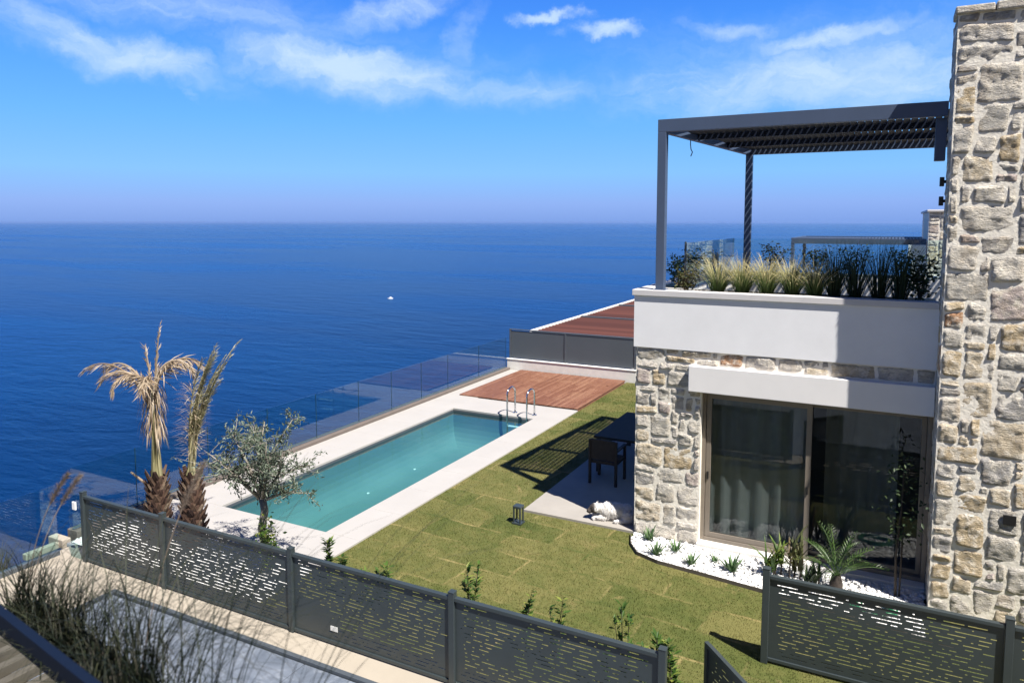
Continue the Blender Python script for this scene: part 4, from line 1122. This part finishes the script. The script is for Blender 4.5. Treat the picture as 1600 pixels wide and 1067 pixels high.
# ------------------------------------------------------------------ sun and sky
S = Vector((.58,-.282,1)).normalized()
sd = bpy.data.lights.new('sun','SUN'); sd.energy = 5.0; sd.angle = R(.53); sd.color = (1,.955,.88)
so = bpy.data.objects.new('sun', sd); COL.objects.link(so); so.rotation_euler = S.to_track_quat('Z','Y').to_euler(); so.location = (20,-10,40)
w = bpy.data.worlds.new('World'); scene.world = w; w.use_nodes = True
t = NT(w.node_tree); bg = t.n['Background']; STR = .10
sky = t.node('ShaderNodeTexSky', sky_type='NISHITA'); sky.sun_disc = False
sky.sun_elevation = math.asin(S.z); sky.sun_rotation = math.atan2(S.x, S.y); sky.altitude = 50; sky.dust_density = .6; sky.ozone_density = 2.5
tc = t.node('ShaderNodeTexCoord').outputs['Generated']
sx = t.node('ShaderNodeSeparateXYZ'); t.link(tc, sx.inputs[0])
el = t.math('ARCSINE', sx.outputs[2]); az = t.math('ARCTAN2', t.math('MULTIPLY', sx.outputs[0], -1), sx.outputs[1])   # az: left of +Y, radians
# clear-sky colours by height above the horizon (display-linear / strength)
def L(h): return tuple(((c/255)/12.92 if c/255 <= .04045 else ((c/255+.055)/1.055)**2.4) for c in h)
ramp = t.ramp(t.math('MULTIPLY', el, 2.0, 0, True), [(0,L((112,154,230))),(.05,L((128,168,242))),(.13,L((122,188,255))),(.26,L((98,178,255))),(.42,L((72,158,255))),(.60,L((52,132,246))),(1,L((10,40,110)))])
def gain(c, k):
    n = t.node('ShaderNodeVectorMath', operation='SCALE'); t.put(n.inputs[0], c); n.inputs['Scale'].default_value = k; return n.outputs[0]
clear = t.mix(SKYMIX, sky.outputs[0], gain(ramp, SKYK/STR))
# cirrus: streaky noise gathered in a few banks (positions are compass directions in the sky)
dv = t.node('ShaderNodeCombineXYZ'); t.put(dv.inputs[0], az); t.put(dv.inputs[1], el)
warp = t.node('ShaderNodeVectorMath', operation='MULTIPLY_ADD'); t.put(warp.inputs[0], t.noise(dv.outputs[0], 9, 6, .62, 0, 'Color')); warp.inputs[1].default_value = (.17,.085,0); t.put(warp.inputs[2], dv.outputs[0])
n1 = t.noise(t.scalev(warp.outputs[0], (3.2,11,1), (0,0,R(-9))), 1.6, 7, .62, .5)
n2 = t.noise(t.scalev(warp.outputs[0], (9,26,1), (0,0,R(-14))), 1.4, 6, .65, .6)
tex = t.math('ADD', t.math('MULTIPLY', n1, .6), t.math('MULTIPLY', n2, .62))
def px2ae(x, y):
    v = Vector(((x-PPX)/F_, -(y-PPY)/F_, -1)); v = cam.rotation_euler.to_matrix() @ v; v.normalize()
    return math.atan2(-v.x, v.y), math.asin(v.z)
mask = None
for (x,y,wx,wy,rot,k) in ((450,60,520,75,5,.42),(1250,90,430,85,-3,.5),(170,75,190,34,9,.95),(560,105,230,44,7,1.05),(330,20,330,50,3,.62),(610,10,150,26,-16,.8),(720,60,34,80,20,.5),(830,140,130,34,8,.7),
                          (865,24,50,10,8,1.0),(950,58,60,12,6,1.0),(1310,55,130,20,-3,1.0),(1230,120,300,55,-4,.9),(1420,120,170,60,0,.85),(1080,165,160,30,0,.55),(290,142,40,6,12,.5),(1150,45,80,16,6,.7)):
    a0, e0 = px2ae(x,y); c, s_ = math.cos(R(rot)), math.sin(R(rot))
    da = t.math('MULTIPLY', t.math('SUBTRACT', az, a0), -1)
    wv = t.node('ShaderNodeSeparateXYZ'); t.link(warp.outputs[0], wv.inputs[0])
    da = t.math('MULTIPLY', t.math('SUBTRACT', t.math('SUBTRACT', wv.outputs[0], .085), a0), -1); de = t.math('SUBTRACT', e0, t.math('SUBTRACT', wv.outputs[1], .0425))
    u = t.math('DIVIDE', t.math('ADD', t.math('MULTIPLY', da, c), t.math('MULTIPLY', de, s_)), wx/F_)
    v = t.math('DIVIDE', t.math('SUBTRACT', t.math('MULTIPLY', de, c), t.math('MULTIPLY', da, s_)), wy/F_)
    g = t.math('MULTIPLY', t.math('EXPONENT', t.math('MULTIPLY', t.math('ADD', t.math('MULTIPLY',u,u), t.math('MULTIPLY',v,v)), -1.0)), k)
    mask = g if mask is None else t.math('MAXIMUM', mask, g)
cl = t.math('MULTIPLY', t.smooth(t.math('MULTIPLY', mask, t.math('MULTIPLY_ADD', tex, 1.5, -.1)), .12, 1.0), .9)
col = t.mix(cl, clear, gain(t.ramp(.5, [(0,L((205,230,255))),(1,L((205,230,255)))]), SKYK/STR))
t.put(bg.inputs[0], col); bg.inputs[1].default_value = STR

# ------------------------------------------------------------------ air over the sea
if HAZE:
    mb = MB(); mb.box(-30000,30000,-30000,30000,-46,9.0)
    m, t, b, out = new_mat('haze'); t.n.remove(b)
    pv = t.node('ShaderNodeVolumePrincipled'); pv.inputs['Color'].default_value = (.36,.56,1,1); pv.inputs['Density'].default_value = HAZE; pv.inputs['Anisotropy'].default_value = .2
    t.link(pv.outputs[0], out.inputs['Volume']); tag(mb.build('haze', m), 'thin blue sea haze', 'haze', kind='stuff')

scene.view_settings.view_transform = 'Standard'; scene.view_settings.look = 'None'; scene.view_settings.gamma = 1; scene.view_settings.exposure = EXPO
scene.render.engine = 'CYCLES'
cy_ = scene.cycles; cy_.use_denoising = True; cy_.max_bounces = 8; cy_.transparent_max_bounces = 24; cy_.diffuse_bounces = 3; cy_.glossy_bounces = 4
cy_.transmission_bounces = 4; cy_.volume_bounces = 0; cy_.caustics_reflective = False; cy_.caustics_refractive = False; cy_.sample_clamp_indirect = 8
